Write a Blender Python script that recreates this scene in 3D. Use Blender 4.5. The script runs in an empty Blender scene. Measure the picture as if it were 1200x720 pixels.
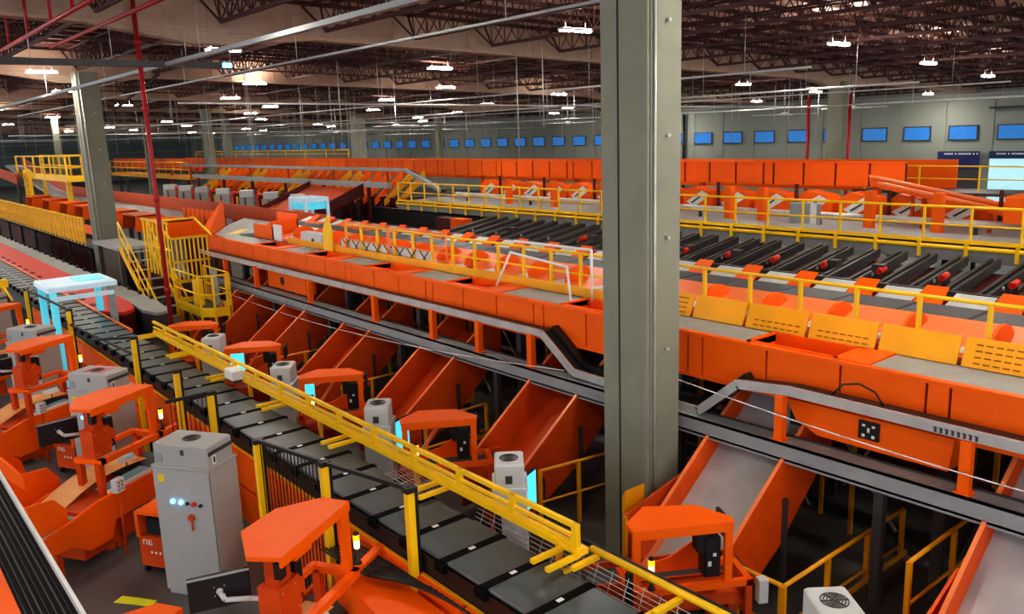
import bpy, math, random
from math import sin, cos, pi, radians, sqrt
random.seed(7)
S = bpy.context.scene
COL = S.collection

# ------------------------------------------------------------------ materials
def lin(c):
    c /= 255.0
    return c / 12.92 if c <= .04045 else ((c + .055) / 1.055) ** 2.4
def rgb(r, g, b): return (lin(r), lin(g), lin(b), 1)
def mat(name, c, rough=.5, metal=0., noise=.12, scale=3., emit=None, es=0., spec=.5, bump=0.):
    m = bpy.data.materials.new(name); m.use_nodes = True
    nt = m.node_tree; b = nt.nodes['Principled BSDF']
    base = rgb(*c)
    b.inputs['Roughness'].default_value = rough
    b.inputs['Metallic'].default_value = metal
    b.inputs['Specular IOR Level'].default_value = spec
    tc = nt.nodes.new('ShaderNodeTexCoord'); nz = nt.nodes.new('ShaderNodeTexNoise')
    nz.inputs['Scale'].default_value = scale; nz.inputs['Detail'].default_value = 4
    nt.links.new(tc.outputs['Object'], nz.inputs['Vector'])
    rp = nt.nodes.new('ShaderNodeValToRGB')
    rp.color_ramp.elements[0].position = .3; rp.color_ramp.elements[1].position = .7
    k0, k1 = 1 - noise, 1 + noise * .6
    rp.color_ramp.elements[0].color = (base[0] * k0, base[1] * k0, base[2] * k0, 1)
    rp.color_ramp.elements[1].color = (min(1, base[0] * k1), min(1, base[1] * k1), min(1, base[2] * k1), 1)
    nt.links.new(nz.outputs['Fac'], rp.inputs['Fac'])
    nt.links.new(rp.outputs['Color'], b.inputs['Base Color'])
    if bump:
        bp = nt.nodes.new('ShaderNodeBump'); bp.inputs['Strength'].default_value = bump
        nt.links.new(nz.outputs['Fac'], bp.inputs['Height']); nt.links.new(bp.outputs['Normal'], b.inputs['Normal'])
    if emit:
        b.inputs['Emission Color'].default_value = rgb(*emit); b.inputs['Emission Strength'].default_value = es
    return m
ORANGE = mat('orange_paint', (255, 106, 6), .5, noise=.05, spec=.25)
ORANGE_D = mat('orange_paint_shaded_steel', (205, 76, 14), .55, noise=.15, spec=.3)  # darker copy of the orange, with shade put into the colour
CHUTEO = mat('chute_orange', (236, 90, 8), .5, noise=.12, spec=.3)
BROWNO = mat('dull_orange_guard', (205, 84, 34), .6, noise=.12)
PEACH = mat('peach_orange_panel', (255, 138, 78), .35, noise=.06)
RED = mat('red_paint', (225, 50, 24), .5)
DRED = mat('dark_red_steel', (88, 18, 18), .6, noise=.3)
YEL = mat('yellow_paint', (255, 204, 14), .45, noise=.06)
YELD = mat('amber_yellow_panel', (244, 168, 6), .5, noise=.08)
BLK = mat('black_plastic', (24, 24, 26), .45)
BELT = mat('belt_rubber', (66, 70, 72), .5, noise=.25, scale=1.2)
BELTF = mat('tray_top', (80, 91, 94), .35, noise=.28, scale=1.3)
GREY = mat('grey_paint', (154, 158, 158), .5, noise=.1)
GREYL = mat('light_grey_deck', (160, 166, 162), .5, noise=.12)
GREYD = mat('dark_grey_steel', (70, 68, 68), .5, noise=.2)
CAB = mat('cabinet_grey', (172, 172, 168), .55, noise=.04)
CABW = mat('cabinet_white', (202, 206, 204), .5, noise=.04)
SILV = mat('galvanised_steel', (196, 196, 192), .4, metal=.35, noise=.15)
SLIDE = mat('chute_slide_steel', (186, 184, 184), .4, metal=.1, noise=.25, scale=1.5)
COLP = mat('lit_column_tone', (205, 206, 186), .8)  # paler column tone, the light falling on it is painted in
COLM = mat('column_concrete', (138, 140, 122), .8, noise=.12, scale=1.3, bump=.1)
COLJ = mat('column_dark_line', (52, 52, 46), .9)
BEIGE = mat('girder_beige', (186, 160, 138), .8, noise=.1)
JOIST = mat('joist_brown_red', (78, 46, 42), .6, noise=.2)
REDP = mat('sprinkler_red', (170, 26, 34), .5)
WHITE = mat('white_plastic', (232, 232, 228), .5, noise=.03)
TEAL = mat('teal_belt', (136, 200, 210), .4, noise=.08)
WOOD = mat('tan_tray_sheet', (250, 184, 104), .5, noise=.08)
BLUE = mat('window_blue_glass', (40, 120, 200), .25, emit=(45, 125, 195), es=.4)
NAVY = mat('navy_door_header', (22, 42, 98), .5)
CYAN = mat('cyan_lit_display', (90, 220, 235), .3, emit=(80, 210, 235), es=1.0)
PALEC = mat('pale_lit_opening', (190, 232, 238), .5, emit=(170, 228, 240), es=.55)
CYANW = mat('lit_white_frame', (215, 228, 236), .4, emit=(150, 215, 235), es=.22)
CYANF = mat('lit_cyan_frame', (120, 210, 225), .4, emit=(60, 200, 225), es=.5)
LAMP = mat('lamp_diffuser', (255, 255, 255), .4, emit=(255, 250, 240), es=330.)
LAMPUP = mat('added_uplight_glow', (255, 255, 255), .4, emit=(255, 235, 222), es=95.)  # glow for the added upward-facing lamp tops
AMBER = mat('amber_lamp', (255, 150, 20), .3, emit=(255, 135, 10), es=5.)
AMBERW = mat('cream_lamp', (255, 225, 160), .3, emit=(255, 220, 150), es=2.5)
GREENL = mat('green_lamp', (20, 220, 120), .3, emit=(10, 220, 110), es=2.)
BLUEL = mat('blue_lamp', (120, 200, 255), .3, emit=(90, 180, 255), es=5.)
LABEL = mat('label_white', (225, 228, 225), .6, noise=.02)
HAZ = mat('warning_yellow', (235, 205, 40), .6)
TAPE = mat('floor_tape_yellow', (225, 225, 30), .7)

def floor_mat():
    m = mat('polished_concrete', (98, 98, 96), .4, noise=.3, scale=.6, bump=.05); return m
def wall_mat():
    m = mat('precast_wall', (150, 156, 146), .8, noise=.1, scale=.25)
    return m
FLOOR = floor_mat(); WALL = wall_mat()
WALLD = mat('end_wall_dark', (128, 138, 138), .8, noise=.25, scale=.12)
DECK = mat('roof_deck', (232, 204, 190), .8, noise=.15, scale=.4)

# ------------------------------------------------------------------ mesh builder
SPLIT = set('bolt leg foot stand post upright far_slide far_flap tray_joint joint_clip bracket baluster stringer handrail hanger hanging_wire riser knob caster button blue_lamp black_button coupling anchor_bolt side_rail rung stile inner_leg divider hoop brace support_leg cross_brace drop_rod indicator yellow_edge side_panel_sheet dark_slot clamp rail side red_bar floor_foot end_flange'.split())
class MB:
    def __init__(s): s.v = []; s.f = []; s.sm = []; s.st = []
    def add(s, v, f, smooth=False):
        s.st.append((len(s.v), len(s.f)))
        seen = set(); g = []
        for q in f:
            kq = tuple(sorted(q))
            if kq not in seen: seen.add(kq); g.append(q)
        f = g
        n = len(s.v); s.v += [tuple(p) for p in v]; s.f += [tuple(i + n for i in q) for q in f]; s.sm += [smooth] * len(f); return s
    def box(s, x0, y0, z0, x1, y1, z1):
        return s.add([(x0, y0, z0), (x1, y0, z0), (x1, y1, z0), (x0, y1, z0), (x0, y0, z1), (x1, y0, z1), (x1, y1, z1), (x0, y1, z1)],
              [(0, 3, 2, 1), (4, 5, 6, 7), (0, 1, 5, 4), (1, 2, 6, 5), (2, 3, 7, 6), (3, 0, 4, 7)])
    def cb(s, x, y, z, a, b, c): return s.box(x - a / 2, y - b / 2, z - c / 2, x + a / 2, y + b / 2, z + c / 2)
    def bbox(s, x0, y0, z0, x1, y1, z1, r=.02):     # box with chamfered vertical and top edges
        P = [(x0 + r, y0), (x1 - r, y0), (x1, y0 + r), (x1, y1 - r), (x1 - r, y1), (x0 + r, y1), (x0, y1 - r), (x0, y0 + r)]
        cx, cy = (x0 + x1) / 2, (y0 + y1) / 2
        kx, ky = 1 - 2 * r / (x1 - x0), 1 - 2 * r / (y1 - y0)
        Q = [(cx + (a - cx) * kx, cy + (b - cy) * ky) for a, b in P]
        v = [(a, b, z0) for a, b in P] + [(a, b, z1 - r) for a, b in P] + [(a, b, z1) for a, b in Q]
        f = [tuple(range(7, -1, -1)), tuple(range(16, 24))]
        for k in (0, 8):
            for i in range(8): j = (i + 1) % 8; f.append((k + i, k + j, k + 8 + j, k + 8 + i))
        return s.add(v, f)
    def bar(s, p, q, w=.05, h=None, up=(0, 0, 1)):
        h = h or w
        d = [q[i] - p[i] for i in range(3)]; L = sqrt(sum(c * c for c in d)) or 1e-6; d = [c / L for c in d]
        if abs(sum(d[i] * up[i] for i in range(3))) > .98: up = (1, 0, 0)
        a = [d[1] * up[2] - d[2] * up[1], d[2] * up[0] - d[0] * up[2], d[0] * up[1] - d[1] * up[0]]
        l = sqrt(sum(c * c for c in a)); a = [c / l for c in a]
        b = [a[1] * d[2] - a[2] * d[1], a[2] * d[0] - a[0] * d[2], a[0] * d[1] - a[1] * d[0]]
        v = []
        for e in (p, q):
            for sa, sb in ((-1, -1), (1, -1), (1, 1), (-1, 1)):
                v.append([e[i] + a[i] * sa * w / 2 + b[i] * sb * h / 2 for i in range(3)])
        return s.add(v, [(0, 3, 2, 1), (4, 5, 6, 7), (0, 1, 5, 4), (1, 2, 6, 5), (2, 3, 7, 6), (3, 0, 4, 7)])
    def tube(s, p, q, r=.02, n=8, r2=None):
        r2 = r if r2 is None else r2
        d = [q[i] - p[i] for i in range(3)]; L = sqrt(sum(c * c for c in d)) or 1e-6; d = [c / L for c in d]
        up = (0, 0, 1) if abs(d[2]) < .95 else (1, 0, 0)
        a = [d[1] * up[2] - d[2] * up[1], d[2] * up[0] - d[0] * up[2], d[0] * up[1] - d[1] * up[0]]
        l = sqrt(sum(c * c for c in a)); a = [c / l for c in a]
        b = [a[1] * d[2] - a[2] * d[1], a[2] * d[0] - a[0] * d[2], a[0] * d[1] - a[1] * d[0]]
        v = []
        for e, rr in ((p, r), (q, r2)):
            for k in range(n):
                t = 2 * pi * k / n
                v.append([e[i] + (a[i] * cos(t) + b[i] * sin(t)) * rr for i in range(3)])
        m = len(s.v)
        s.add(v, [(k, k + n, (k + 1) % n + n, (k + 1) % n) for k in range(n)], True)
        s.f.append(tuple(m + k for k in range(n))); s.f.append(tuple(m + n + k for k in reversed(range(n)))); s.sm += [False, False]
        return s
    def path(s, pts, r=.02, n=8):
        for a, b in zip(pts, pts[1:]): s.tube(a, b, r, n)
        return s
    def bars(s, pts, w=.05, h=None):
        for a, b in zip(pts, pts[1:]): s.bar(a, b, w, h)
        return s
    def prism(s, pts, z0, z1):          # polygon in XY extruded along z
        n = len(pts)
        return s.add([(x, y, z0) for x, y in pts] + [(x, y, z1) for x, y in pts],
              [tuple(reversed(range(n))), tuple(range(n, 2 * n))] + [(i, (i + 1) % n, (i + 1) % n + n, i + n) for i in range(n)])
    def prismY(s, pts, y0, y1):         # polygon in XZ extruded along y
        n = len(pts)
        return s.add([(x, y0, z) for x, z in pts] + [(x, y1, z) for x, z in pts],
              [tuple(range(n)), tuple(reversed(range(n, 2 * n)))] + [((i + 1) % n, i, i + n, (i + 1) % n + n) for i in range(n)])
    def prismX(s, pts, x0, x1):         # polygon in YZ extruded along x
        n = len(pts)
        return s.add([(x0, y, z) for y, z in pts] + [(x1, y, z) for y, z in pts],
              [tuple(reversed(range(n))), tuple(range(n, 2 * n))] + [(i, (i + 1) % n, (i + 1) % n + n, i + n) for i in range(n)])
    def lathe(s, x, y, prof, n=16):
        m = len(s.v); v = []
        for r, z in prof:
            for k in range(n): v.append((x + r * cos(2 * pi * k / n), y + r * sin(2 * pi * k / n), z))
        f = []
        for j in range(len(prof) - 1):
            for k in range(n): f.append((j * n + k, j * n + (k + 1) % n, (j + 1) * n + (k + 1) % n, (j + 1) * n + k))
        s.add(v, f, True)
        s.f.append(tuple(m + k for k in reversed(range(n)))); s.f.append(tuple(m + (len(prof) - 1) * n + k for k in range(n))); s.sm += [False, False]
        return s
    def build(s, name, m, parent=None, label=None):
        if parent and name in SPLIT and len(s.st) > 1:
            st = s.st + [(len(s.v), len(s.f))]; o = None
            for (a, fa), (b, fb) in zip(st, st[1:]):
                q = MB(); q.v = s.v[a:b]; q.f = [tuple(i - a for i in f) for f in s.f[fa:fb]]; q.sm = s.sm[fa:fb]
                o = q.build(name, m, parent, label)
            return o
        me = bpy.data.meshes.new(name); me.from_pydata(s.v, [], s.f); me.update()
        me.polygons.foreach_set('use_smooth', s.sm)
        me.materials.append(m)
        o = bpy.data.objects.new(name, me); COL.objects.link(o)
        if parent: o.parent = parent
        if label: o['label'] = label
        return o
def sub(t, nm):
    for o in t.children:
        if o.name.split('.')[0] == nm: return o
    return t
def thing(name, label, cat, loc=(0, 0, 0), rz=0., group=None):
    o = bpy.data.objects.new(name, None); COL.objects.link(o); o.empty_display_size = .2
    o.location = loc; o.rotation_euler = (0, 0, radians(rz)); o['label'] = label; o['category'] = cat
    if group: o['group'] = group
    return o
def tag(o, label, cat, group=None, kind=None):
    o['label'] = label; o['category'] = cat
    if group: o['group'] = group
    if kind: o['kind'] = kind
    return o
def struct(name, mb, m, parent=None):
    o = mb.build(name, m, parent)
    if not parent: o['kind'] = 'structure'
    return o
CH = {}
def copy_tree(o, parent=None):
    c = o.copy(); COL.objects.link(c)
    if parent: c.parent = parent
    for ch in [k for k in bpy.data.objects if k.parent == o and k not in (c,)]:
        copy_tree(ch, c)
    return c
def dup(root, loc, rz=None, label=None):
    c = copy_tree(root); c.location = loc
    if rz is not None: c.rotation_euler = (0, 0, radians(rz))
    if label: c['label'] = label
    return c

# ------------------------------------------------------------------ camera (eye 6.5 m above the floor, on a mezzanine)
R_ = (-.0,)
def _n(v):
    l = sqrt(sum(c * c for c in v)); return [c / l for c in v]
def _d(a, b): return sum(x * y for x, y in zip(a, b))
d1 = _n([-820, -176, 971.]); dn = [184., 4750, 971.]; k = _d(dn, d1); dn = _n([a - b * k for a, b in zip(dn, d1)])
up = [-c for c in dn]
d2 = _n([d1[1] * up[2] - d1[2] * up[1], d1[2] * up[0] - d1[0] * up[2], d1[0] * up[1] - d1[1] * up[0]])
if d2[0] < 0: d2 = [-c for c in d2]
from mathutils import Matrix
# columns: camera right, up, back expressed in world (X=d2, Y=d1, Z=up)
right = (d2[0], d1[0], up[0]); cup = (-d2[1], -d1[1], -up[1]); back = (-d2[2], -d1[2], -up[2])
cam = bpy.data.cameras.new('camera'); co = bpy.data.objects.new('camera', cam); COL.objects.link(co)
co.matrix_world = Matrix(((right[0], cup[0], back[0], 0), (right[1], cup[1], back[1], 0), (right[2], cup[2], back[2], 6.5), (0, 0, 0, 1)))
cam.sensor_fit = 'HORIZONTAL'; cam.sensor_width = 36; cam.lens = 971. / 1200 * 36; cam.clip_end = 600; cam.clip_start = .05
S.camera = co
S.view_settings.view_transform = 'Standard'
try: S.view_settings.look = 'Medium High Contrast'
except Exception: pass

# ------------------------------------------------------------------ room shell
def zb(x): return 9.78 - .028 * x            # underside of the roof girders: the roof falls gently to the right
struct('floor', MB().box(-25, -15, -.2, 60, 175, 0), FLOOR)
mb = MB()
mb.add([(-25, -15, zb(-25) + 1.12), (60.3, -15, zb(60) + 1.12), (60.3, 175, zb(60) + 1.12), (-25, 175, zb(-25) + 1.12)], [(0, 1, 2, 3)])
struct('ceiling', mb, DECK)
wl = MB()
wl.box(60, -15, 0, 60.3, 175, 9.3)
y = -14.
while y < 175:                                     # precast panel ribs
    wl.box(59.93, y, 0, 60, y + .16, 7.9)
    y += 3.05
wl.box(59.9, -15, 7.9, 60, 175, 8.02)
struct('wall_right', wl, WALL)
struct('wall_far', MB().box(-25, 175, 0, 60.3, 175.3, 10.6), WALLD)
t = MB()
for z in (2.5, 5.2, 7.2):
    t.box(-25, 174.9, z, 60, 175, z + .15)
struct('trim_1', t, GREYL)
struct('trim_2', MB().box(59.78, -15, 7.96, 59.9, 175, 8.06), GREYL)
t = MB().box(59.5, 18.2, 7.0, 59.95, 22.8, 7.15)
struct('trim_3', t, GREYD)
# blue windows in the right wall
wn = 0
for i in range(46):
    yc = 18.3 + 3.08 * i
    wn += 1
    w = struct('window_%d' % wn, MB().box(59.86, yc - .95, 5.0, 59.9, yc + .95, 5.08).box(59.86, yc - .95, 5.92, 59.9, yc + .95, 6.0).box(59.86, yc - .95, 5.0, 59.9, yc - .87, 6.0).box(59.86, yc + .87, 5.0, 59.9, yc + .95, 6.0), GREYD)
    w.name = 'window_%d' % wn
    MB().box(59.87, yc - .88, 5.06, 59.91, yc + .88, 5.94).build('pane', BLUE, w)
# dock doors under the windows on the right
for n_, (yc, lit) in enumerate(((24.6, 0), (21.3, 1))):
    d = struct('door_%d' % (n_ + 1), MB().box(59.75, yc - 1.3, 0, 59.9, yc + 1.3, 4.25), PALEC if lit else GREYD)
    MB().box(59.7, yc - 1.35, 3.8 if lit else 3.1, 59.76, yc + 1.35, 4.28).build('door_header', NAVY, d)
    lt = MB()
    yy = yc + .9
    for g in (5, 1, 7, 1, 1):                      # illegible white lettering on the header, read as small strokes
        for q in range(g): lt.box(59.68, yy - .09, 4.06, 59.7, yy, 4.16); yy -= .12
        yy -= .1
    lt.build('header_lettering', LABEL, d)
# ------------------------------------------------------------------ columns
def column(x, y, z1, label, a=.85, b=.55, detail=False, m_=None):
    c = thing('concrete_column', label, 'column', (x, y, 0), group='building columns')
    m = MB()
    # I-like precast profile: two wide flanges with a recessed web on the side facing the lens
    m.prism([(-b / 2, -a / 2), (b / 2, -a / 2), (b / 2, a / 2), (-b / 2, a / 2)], 0, z1)
    m.build('shaft', m_ or COLM, c)
    if detail:
        j = MB().box(-b / 2 - .006, .12, 0, -b / 2 + .01, .15, z1)  # thin dark line down the column face
        j.build('dark_line', COLJ, c)
        MB().box(-b / 2 - .05, -a / 2 + .02, 0, -b / 2, -a / 2 + .11, z1).build('corner_trim', COLM, c)
        MB().tube((-b / 2 + .06, -a / 2 - .02, 0), (-b / 2 + .06, -a / 2 - .02, z1), .02).build('conduit', SILV, c)
        q = MB()
        for z in (3.4, 5.0, 6.4, 7.9): q.tube((b / 2 - .3, -a / 2 - .06, z), (b / 2 - .3, -a / 2, z), .025)
        q.build('anchor_bolt', SILV, c)
    return c
column(8.98, 7.98, 9.5, 'large grey-green concrete column in the foreground, right of centre', .92, .62, True)
column(9.1, 38.3, 9.52, 'leaning-looking grey column on the left beside the yellow stairway', 1.05, .8, True)
column(42.9, 24, 8.6, 'beige column against the right wall, next to two red pipes', .9, .7)
column(41.5, 73.5, 8.6, 'pale column above the middle of the far orange guard wall', 1.1, 1.1, m_=COLP)
column(41.0, 59, 8.6, 'slim grey column just right of the pale one, above the orange wall', .5, .4)
column(34, 88, 8.8, 'dark column in the far distance left of the blue windows', .8, .7)
column(17, 84, 9.2, 'distant grey column behind the high yellow platform', .5, .5)
column(25, 85, 9., 'distant column just right of the leaning-looking column', .6, .5)
column(24, 66, 9., 'distant column behind the row of grey cabinets', .8, .6)
# ------------------------------------------------------------------ roof girders and joists
GY = [-8, 8, 24, 40, 56, 72, 88, 104, 120, 136, 152]
proto = None
for i, gy in enumerate(GY):
    if proto is None:
        m = MB()
        for sx, w in ((1, .16),):
            v = []
            for x in (-20, 60): v += [(x, -.1, zb(x)), (x, .1, zb(x)), (x, .1, zb(x) + 1.1), (x, -.1, zb(x) + 1.1)]
            m.add(v, [(0, 1, 5, 4), (1, 2, 6, 5), (2, 3, 7, 6), (3, 0, 4, 7), (0, 3, 2, 1), (4, 5, 6, 7)])
            v = []
            for x in (-20, 60): v += [(x, -.25, zb(x)), (x, .25, zb(x)), (x, .25, zb(x) + .09), (x, -.25, zb(x) + .09)]
            m.add(v, [(0, 1, 5, 4), (1, 2, 6, 5), (2, 3, 7, 6), (3, 0, 4, 7), (0, 3, 2, 1), (4, 5, 6, 7)])
            for x in range(-18, 60, 3): m.box(x, -.13, zb(x) + .08, x + .05, .13, zb(x) + 1.0)
        # haunch where the girder meets the column row
        for cx in (9, 42.9):
            m.prismY([(cx - 3.2, zb(cx - 3.2)), (cx - .5, zb(cx) - .32), (cx + .5, zb(cx) - .32), (cx + 3.2, zb(cx + 3.2))], -.2, .2)
        proto = m.build('roof_girder', BEIGE); proto.location = (0, gy, 0)
        tag(proto, 'deep beige roof girder crossing the hall above the columns', 'girder', 'roof girders'); g0 = proto
    else:
        c = g0.copy(); COL.objects.link(c); c.location = (0, gy, 0)
def joist_mesh():
    m = MB(); L = 15.4; D = .78; hw = .3
    for sx in (-hw, hw): m.bar((sx, .3, D), (sx, L + .3, D), .07)
    m.bar((0, 1.1, 0), (0, L - .5, 0), .1)
    n = 20; st = (L - 1.6) / n
    for k in range(n):
        y0 = 1.1 + k * st
        for sx in (-hw, hw):
            m.bar((0, y0, 0), (sx, y0 + st / 2, D), .032); m.bar((sx, y0 + st / 2, D), (0, y0 + st, 0), .032)
        m.bar((-hw, y0 + st / 2, D), (hw, y0 + st / 2, D), .03)
    for sx in (-hw, hw): m.bar((sx, .3, D), (0, 1.1, 0), .05); m.bar((sx, L + .3, D), (0, L - .5, 0), .05)
    return m
jm = joist_mesh().build('roof_joist', JOIST)
first = True
for gy in GY[:10]:
    for i in range(22):
        x = -6.5 + 3.1 * i
        if gy >= 104 and i % 2: continue
        if first: o = jm; first = False
        else: o = jm.copy(); COL.objects.link(o)
        o.location = (x, gy, zb(x) + .16)
        tag(o, 'dark red-brown open-web roof joist in the ceiling', 'roof joist', 'open-web roof joists')
pu = MB()
v = []
for x in (-20, 59.8): v += [(x, 0, zb(x) + .98), (x, .14, zb(x) + .98), (x, .14, zb(x) + 1.1), (x, 0, zb(x) + 1.1)]
pu.add(v, [(0, 1, 5, 4), (1, 2, 6, 5), (2, 3, 7, 6), (3, 0, 4, 7), (0, 3, 2, 1), (4, 5, 6, 7)])
pu0 = None
for gy in range(0, 104):
    if pu0 is None: o = pu0 = pu.build('roof_purlin', JOIST)
    else: o = pu0.copy(); COL.objects.link(o)
    o.location = (0, 9.2 + 1.33 * gy, 0)
    tag(o, 'thin dark purlin carrying the roof deck above the joists', 'purlin', 'roof purlins')
br = MB(); v = []
for x in (-20, 59.8): v += [(x, 0, zb(x) + .14), (x, .06, zb(x) + .14), (x, .06, zb(x) + .2), (x, 0, zb(x) + .2)]
br.add(v, [(0, 1, 5, 4), (1, 2, 6, 5), (2, 3, 7, 6), (3, 0, 4, 7), (0, 3, 2, 1), (4, 5, 6, 7)])
br0 = None
for gy in GY[2:8]:
    for f in (4.5, 8, 11.5):
        if br0 is None: o = br0 = br.build('joist_bridging', JOIST)
        else: o = br0.copy(); COL.objects.link(o)
        o.location = (0, gy + f, 0)
        tag(o, 'thin bridging bar tying the bottom chords of the roof joists', 'bridging bar', 'joist bridging bars')
# ------------------------------------------------------------------ lamps below the joists
def lamp(x, y, z, L, label, along='x'):
    t = thing('ceiling_lamp', label, 'lamp', (x, y, z), 0 if along == 'x' else 90, 'linear ceiling lamps')
    MB().box(-L / 2, -.11, .02, L / 2, .11, .08).build('housing', WHITE, t)
    MB().box(-L / 2 + .03, -.08, 0, L / 2 - .03, .08, .02).build('diffuser', LAMP, t)
    MB().box(-L / 2 + .05, -.1, .08, L / 2 - .05, .1, .085).build('added_uplight', LAMPUP, t)  # glowing top added to light the ceiling from below
    r = MB()
    zt = zb(x) + .2 - z
    for q in (-L / 3, L / 3): r.tube((q, 0, .08), (q, 0, max(.3, zt)), .008, 5)
    r.build('hanging_wire', SILV, t)
    return t
l0 = None
nl = 'white linear lamp hung among the roof joists'
lamps = []
x = -4.
iy = 0
for gy in range(-6, 150, 11):
    for k_ in range(7):
        x = -3 + 9.3 * k_ + (3.1 if iy % 2 else 0) + 1.2
        if x > 58: continue
        if gy > 70 and (k_ + iy) % 2: continue
        lamps.append((x, gy + 1.3 * ((k_ * 7) % 3 - 1)))
    iy += 1
for x, y in lamps:
    z = zb(x) - .12
    if l0 is None: l0 = lamp(x, y, z, 1.15, nl)
    else: dup(l0, (x, y, z))
# rods and pipes hanging from the roof
rods = MB()
random.seed(3)
r0 = None
for i in range(130):
    y = random.uniform(20, 110); x = random.uniform(14, 56)
    zbot = random.choice((6.6, 7.2, 7.6, 5.6))
    m = MB().tube((0, 0, -(zb(x) + .3 - zbot)), (0, 0, 0), .02, 5)
    o = m.build('hanging_rod', SILV); o.location = (x, y, zb(x) + .3)
    tag(o, 'thin steel rod hanging from the roof over the far machines', 'rod', 'thin hanging rods')
for i, (x, z) in enumerate(((20, 7.9), (26, 7.6), (33, 7.7), (40, 7.3), (48, 7.5), (54, 7.6))):
    m = MB().tube((0, 12, 0), (0, 120, 0), .035, 6)
    for y in range(14, 120, 6): m.tube((0, y, 0), (0, y, zb(x) - z + .2), .01, 4)
    o = m.build('sprinkler_pipe', SILV); o.location = (x, 0, z)
    tag(o, 'long thin galvanised pipe hung below the roof joists', 'pipe', 'long pipes below the roof')
for i, (y, z) in enumerate(((30, 7.9), (47, 7.6), (63, 7.4), (80, 7.2), (96, 7.5))):
    m = MB().tube((10, y, z), (58, y, z - .5), .04, 6)
    for x in range(12, 58, 6): m.tube((x, y, z - .5 * (x - 10) / 48), (x, y, zb(x) + 1.05), .01, 4)
    tag(m.build('cross_pipe', SILV), 'pipe running across the hall under the roof girders', 'pipe', 'cross pipes')
# large ceiling fans / trapeze hangers seen over the right side
for (x, y, z) in ((36, 30, 7.2), (38, 40, 7.0), (44, 28, 7.0), (50, 27, 7.3), (30, 48, 7.2), (33, 62, 7.)):
    t = thing('hanging_fan', 'large pale ceiling fan on a drop rod below the far roof', 'fan', (x, y, z), 20, 'ceiling fans')
    MB().tube((0, 0, .1), (0, 0, zb(x) - z + .3), .04).build('drop_rod', SILV, t)
    MB().lathe(0, 0, [(.05, .16), (.2, .12), (.22, .02), (.1, -.05)]).build('hub', WHITE, t)
    for k_ in range(4):
        a = pi / 2 * k_
        MB().bar((cos(a) * .2, sin(a) * .2, .03), (cos(a) * 1.9, sin(a) * 1.9, .03), .16, .03).build('blade', WHITE, t)
# long grey cable trays near the upper left
def longpipe(pts, w, h, name, label, m=GREY, hang=True):
    t = thing(name, label, 'cable tray', (0, 0, 0))
    MB().bars(pts, w, h).build('tray', m, t)
    if hang:
        q = MB()
        a, b = pts[0], pts[-1]
        for k_ in range(6):
            f = (k_ + .5) / 6; p = [a[i] + (b[i] - a[i]) * f for i in range(3)]
            q.tube(p, (p[0], p[1], zb(p[0]) + .2), .012, 5)
        q.build('hanger', SILV, t)
    return t
longpipe([(7.66, 8, 8.6), (7.66, 60, 8.6)], .16, .1, 'cable_tray', 'long grey cable tray running away to the upper left')
longpipe([(10.2, 8, 8.55), (10.2, 60, 8.55)], .06, .05, 'cable_tray', 'thinner grey tray parallel to the long one, farther right')
longpipe([(-2, 24.1, 8.62), (9.1, 23.4, 8.6)], .14, .16, 'crossing_tray', 'grey tray crossing the left column top with a lit blue end', GREYD)
MB_ = MB().box(9.1, 23.33, 8.54, 9.35, 23.47, 8.66)
tag(MB_.build('end_lamp', BLUEL), 'small pale blue lamp at the end of the crossing tray', 'lamp')
# red sprinkler mains
t = thing('red_drop_pipe', 'tall vertical red pipe in front of the left column', 'pipe', (7., 23.6, 0))
MB().tube((0, 0, 0), (0, 0, 10.68), .06, 10).build('pipe', REDP, t)
q = MB()
for z in (2.5, 5, 7.4, 9.1): q.tube((0, 0, z), (0, 0, z + .12), .085, 10)
q.build('coupling', REDP, t)
t = thing('red_main_pipe', 'red sprinkler main climbing across the upper left ceiling', 'pipe', (0, 0, 0))
MB().tube((4.47, 29, 9.2), (4.46, 12, 9.2), .05).tube((5.45, 26, 9.2), (5.57, 12, 9.2), .05).build('pipe', REDP, t)
q = MB()
for f in (19, 21, 23.5, 26): q.tube((4.47, f, 9.2), (4.47, f, 10.4), .04, 6)
q.build('riser', REDP, t)
for i, (x, y) in enumerate(((42.6, 23.2), (42.6, 25.6))):
    tag(MB().tube((x, y, 0), (x, y, 7.9), .09, 10).build('red_riser_pipe', REDP), ('dark red riser pipe right of the beige column by the right wall', 'dark red riser pipe left of the beige column by the right wall')[i], 'pipe')
tag(MB().tube((59.6, 47.9, 0), (59.6, 47.9, 7.6), .12, 8).build('dark_downpipe', BLK), 'black downpipe on the right wall between the blue windows', 'pipe')
tag(MB().bar((9.56, 38.3, 7.6), (12.5, 39.6, 9.6), .09).build('knee_brace', GREYD), 'dark diagonal brace from the left column up to the roof', 'brace')

# ------------------------------------------------------------------ MAIN SORTER (runs along y at x 10..13.5)
CY = [2.35, 6.5, 10.5, 14.1, 17.5, 20.9, 24.3]         # chute centres
sa = thing('main_sorter', 'long orange-sided parcel sorter crossing the picture behind the big column', 'conveyor', (10, 0, 0))
m = MB(); yb = -3.; i = 0
while yb < 28.2:
    w = .28 if i % 4 == 3 else 1.12
    m.box(0, yb + .018, 2.75, .05, min(28.3, yb + w) - .018, 3.37); yb += w; i += 1
m.box(-.03, -3, 3.36, .09, 28.3, 3.41).box(-.02, -3, 2.7, .06, 28.3, 2.76)
m.build('side_panel', ORANGE, sa)
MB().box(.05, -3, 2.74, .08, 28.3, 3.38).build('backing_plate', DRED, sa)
HY = [(c - .95, c + .35) for c in CY]
dk = MB(); prev = -3.
for a, b in HY:
    dk.box(.06, prev, 3.3, .85, a, 3.4); prev = b
dk.box(.06, prev, 3.3, .85, 28.3, 3.4)
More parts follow.
